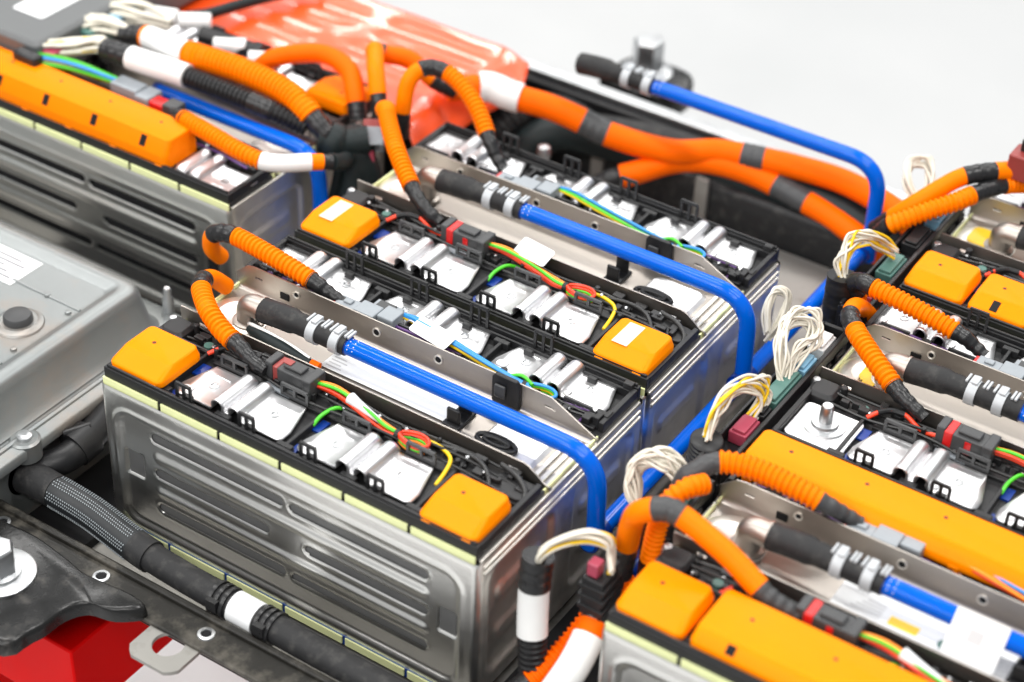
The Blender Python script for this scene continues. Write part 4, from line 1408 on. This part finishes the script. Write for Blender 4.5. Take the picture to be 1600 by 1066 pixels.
bundle('white wires fanning into the orange conduit at upper left', [(-372, 372, 42), (-352, 372, 46), (-332, 374, 50), (-304, 375, 50)], 18, 99, 49, 8, 2.1, 3.5)
bundle('pale wires behind the sockets in the top left corner', [(-368, 404, 40), (-346, 412, 46), (-322, 416, 46), (-300, 426, 40)], 16, 99, 50, 8, 2.2, 4)

conduit('black conduit with a white label sleeve standing between the modules at the bottom', 
        [(412, 8, -150), (406, 14, -120), (398, 20, -88), (391, 28, -52), (388, 33, -20), (388, 36, 0)],
        [(0, .58, 'cor', 10.8, 'black_plastic'), (.56, .83, 'sleeve', 11.6, 'white_sleeve'), (.83, 1, 'tape', 12.0, SB)], group='dark conduits')
conduit('orange cable with a white label sleeve at the bottom edge beside the lower right module', 
        [(424, -30, -104), (432, -6, -80), (436, 18, -62), (433, 48, -45), (430, 68, -28), (429, 84, -10)],
        [(0, .2, 'tape', 10, SB), (.2, .25, 'smooth', 11.4, 'orange_cable'), (.24, .56, 'sleeve', 12.0, 'white_sleeve'), (.56, .64, 'smooth', 10.8, 'orange_cable'), (.64, 1, 'tape', 11, SB)])
conduit('low ribbed orange conduit partly hidden between the two label sleeves', 
        [(398, 0, -104), (408, 20, -92), (416, 44, -78), (421, 70, -64), (424, 110, -60)],
        [(0, .1, 'tape', 10, SB), (.1, 1, 'cor', 9.2, 'orange_cable')])
conduit('shiny black corrugated conduit feeding wires into the pink socket', 
        [(404, 208, -100), (414, 206, -62), (427, 204, -24), (431, 202, 0), (433, 200, 20)],
        [(0, .5, 'sleeve', 12, 'white_sleeve'), (.48, 1, 'cor', 12.6, 'black_plastic')], group='dark conduits')
conduit('smooth black conduit end with grey sleeve left of the stud module', 
        [(418, 436, -90), (424, 438, -56), (428, 442, -24), (428, 443, 4), (427, 445, 30)],
        [(0, .62, 'sleeve', 12.2, 'white_sleeve'), (.6, 1, 'tape', 13, 'black_plastic')], group='dark conduits')

# ------------------------------------------------------------------ behind: film cover, hoses, device
fc = MB()
nx, ny = 90, 40
V_, F_ = [], []
rn = random.Random(9)
ph = [rn.uniform(0, 6.28) for _ in range(8)]
for jj in range(ny + 1):
    for ii in range(nx + 1):
        u, v = ii / nx, jj / ny
        x = -640 + u * 630 + 10 * math.sin(7 * v + ph[0]) * u
        y = 498 + v * 146
        z = 4
        for yc in (34, 62, 92, 122):
            z += 1.5 * math.exp(-((v * 146 - yc) / 6) ** 2) * sm(.1, .2, (u * 630 / 150) % 1) * (1 - sm(.85, .95, (u * 630 / 150) % 1))
        z += .9 * math.sin(5 * u * 6 + 5 * v + ph[1]) * math.sin(5 * v + ph[2]) + .3 * math.sin(31 * u + 9 * v + ph[3])
        e = sm(.93, 1.0, u)
        z -= 46 * e * e * (1 - v * .8)
        if v < .12 and u > .84:
            y -= 46 * (u - .84) / .16 * (1 - v / .12)
            z -= 12 * (u - .84) / .16 * (1 - v / .12)
        V_.append((x, y, z))
for jj in range(ny):
    for ii in range(nx):
        a = jj * (nx + 1) + ii
        F_.append((a, a + 1, a + nx + 2, a + nx + 1))
fc.add(V_, F_)
tag(fc.build('film_cover', 'orange_film', sharp=70, solid=.8), 'glossy orange film sheet spread over the rear of the pack', 'film')
rb = MB().box(-640, -30, 504, 640, -140, -22).build('rear_unit', 'blackout')
tag(rb, 'black unit showing only its edge beneath the orange film sheet', 'unit')
t = thing('black_hose', 'wide black ribbed hose arching behind the second module', 'hose', (0, 610, -80), world=True, group='black hoses behind the modules')
MB().corrugated(spl([(-40, 575, -120), (-28, 590, -80), (-10, 608, -50), (6, 632, -42), (30, 652, -50), (60, 662, -66)], 8), 15, 6, 1.2, 20).build('hose_body', 'rubber', t)
t = thing('black_hose', 'smooth large black hose running behind the thick orange cables', 'hose', (100, 640, -90), world=True, group='black hoses behind the modules')
MB().tube(spl([(0, 560, -130), (10, 580, -90), (24, 604, -62), (50, 626, -54), (100, 646, -62), (180, 664, -72), (280, 668, -60), (420, 664, -70)], 8), 19, 24).build('hose_body', 'hose_dark', t)
t = thing('black_hose', 'flat black hose along the bright back rail', 'hose', (200, 690, -70), world=True, group='black hoses behind the modules')
MB().tube(spl([(20, 676, -76), (110, 680, -62), (220, 680, -56), (330, 680, -60), (470, 676, -70)], 8), 13, 20).build('hose_body', 'rubber', t)
for (x, y, z, lab) in ((71, 540, -22, 'bright pin standing behind the second module near the big hose'), (26, 486, 0, 'bright pin behind the second module beside the looping conduit')):
    p = MB()
    p.lathe([(4, -60), (4, -12), (7, -10), (7.5, -4), (6, 1), (2, 3)], (x, y, z), seg=18)
    tag(p.build('locating_pin', 'zinc'), lab, 'pin', 'bright locating pins')
dv = thing('control_box', 'dark grey control box with a white label in the top left corner', 'control unit', (-480, 400, 20), world=True)
d = MB()
d.loft([rrect(-640, -356, 302, 640, 8, 8), rrect(-640, -352, 298, 640, 8, 12), rrect(-640, -352, 298, 640, 8, 50), rrect(-636, -356, 302, 636, 7, 54)])
d = d.build('case', 'device_grey', dv, bevel=.8)
MB().loft([rrect(-424, -384, 338, 420, 4, 54.3), rrect(-424, -384, 338, 420, 4, 54.7)]).build('white_label', 'label_paper', d)
for (y0, y1, mt_) in ((304, 326, 'pink_plastic'), (356, 386, 'teal_plastic'), (392, 426, 'pale_blue_plastic')):
    MB().box(-352, -338, y0, y1, 26, 46).build('socket', mt_, dv, bevel=1.5)
fb = MB().box(-372, -342, 284, 297, 8, 48).build('cable_boot', 'shrink_black', dv, bevel=3)
for k, (x, y, z, a) in enumerate(((-312, 430, 44, 20), (-284, 446, 40, 35), (-236, 442, 30, 30), (-196, 446, 26, 30))):
    c = MB()
    c.tube([Vector((x - 16 * math.cos(math.radians(a)), y - 16 * math.sin(math.radians(a)), z)), Vector((x + 16 * math.cos(math.radians(a)), y + 16 * math.sin(math.radians(a)), z))], 8, 14)
    o = c.build('white_plug', 'white_plastic', bevel=1)
    tag(o, ['white cylindrical plug nearest the top left control box', 'second white cylindrical plug from the control box, near the top edge', 'white plug above the fat ribbed orange conduit', 'white plug beside the smooth arching orange cable'][k], 'plug', 'white plugs at upper left')
t = thing('black_cable', 'black cable crossing the orange film at the top edge', 'cable', (-300, 500, 12), world=True)
MB().tube(spl([(-316, 470, 24), (-306, 492, 22), (-296, 530, 20), (-284, 560, 20), (-260, 620, 18)], 6), 6, 14).build('cable', 'hose_dark', t)
t = thing('black_plug', 'short black cylinder plug behind the ribbed conduit at upper left', 'plug', (-236, 446, 24), world=True)
MB().tube([(-268, 436, 34), (-214, 452, 26)], 9, 18).build('plug_body', 'black_plastic', t)
MB().tube([(-214, 452, 26), (-206, 454, 25)], 11, 18).build('plug_nut', 'black_plastic', t)
rc = thing('red_connector', 'dull red and black connector at the right edge on the upper orange cable', 'connector', (494, 652, 54), world=True)
MB().box(488, 512, 640, 664, 52, 76).build('plug_shell', 'dull_red_plastic', rc, bevel=1.5)
MB().box(494, 516, 650, 672, 76.2, 88).build('plug_lid', 'shrink_black', rc, bevel=1.5)
ys = MB()
ys.loft([rrect(486, 516, 356, 380, 6, 4.2), rrect(486, 516, 356, 380, 6, 4.8)])
ys.loft([rrect(492, 502, 346, 374, 4, 4.9), rrect(492, 502, 346, 374, 4, 5.4)])
tag(ys.build('yellow_sticker', 'yellow_wire'), 'yellow warning sticker at the left end of the stud module channel', 'sticker', 'yellow stickers')
ys = MB()
ys.loft([rrect(478, 508, 596, 624, 6, 4.2), rrect(478, 508, 596, 624, 6, 4.8)])
tag(ys.build('yellow_sticker', 'yellow_wire'), 'yellow sticker in the channel of the rear right module', 'sticker', 'yellow stickers')

ld_ = thing('rubber_lead', 'flat dark rubber lead with an orange tip under the front blue pipe hose', 'lead', (90, 112, 4), world=True)
MB().tube(spl([(56, 116, 8), (74, 113, 8), (100, 111, 7), (124, 112, 5)], 6), lambda q: 3.2 + 3.4 * math.sin(math.pi * min(1, q * 1.1)), 14).build('lead_body', 'hose_dark', ld_)
MB().tube([(123, 112, 5.5), (131, 112.5, 5)], 3.4, 12).build('lead_tip', 'orange_cable', ld_)
MB().tube(spl([(52, 121, 8), (60, 117, 12), (80, 115, 13), (104, 115, 10), (120, 114, 7)], 6), 1.8, 10).build('white_tie', 'white_plastic', ld_)
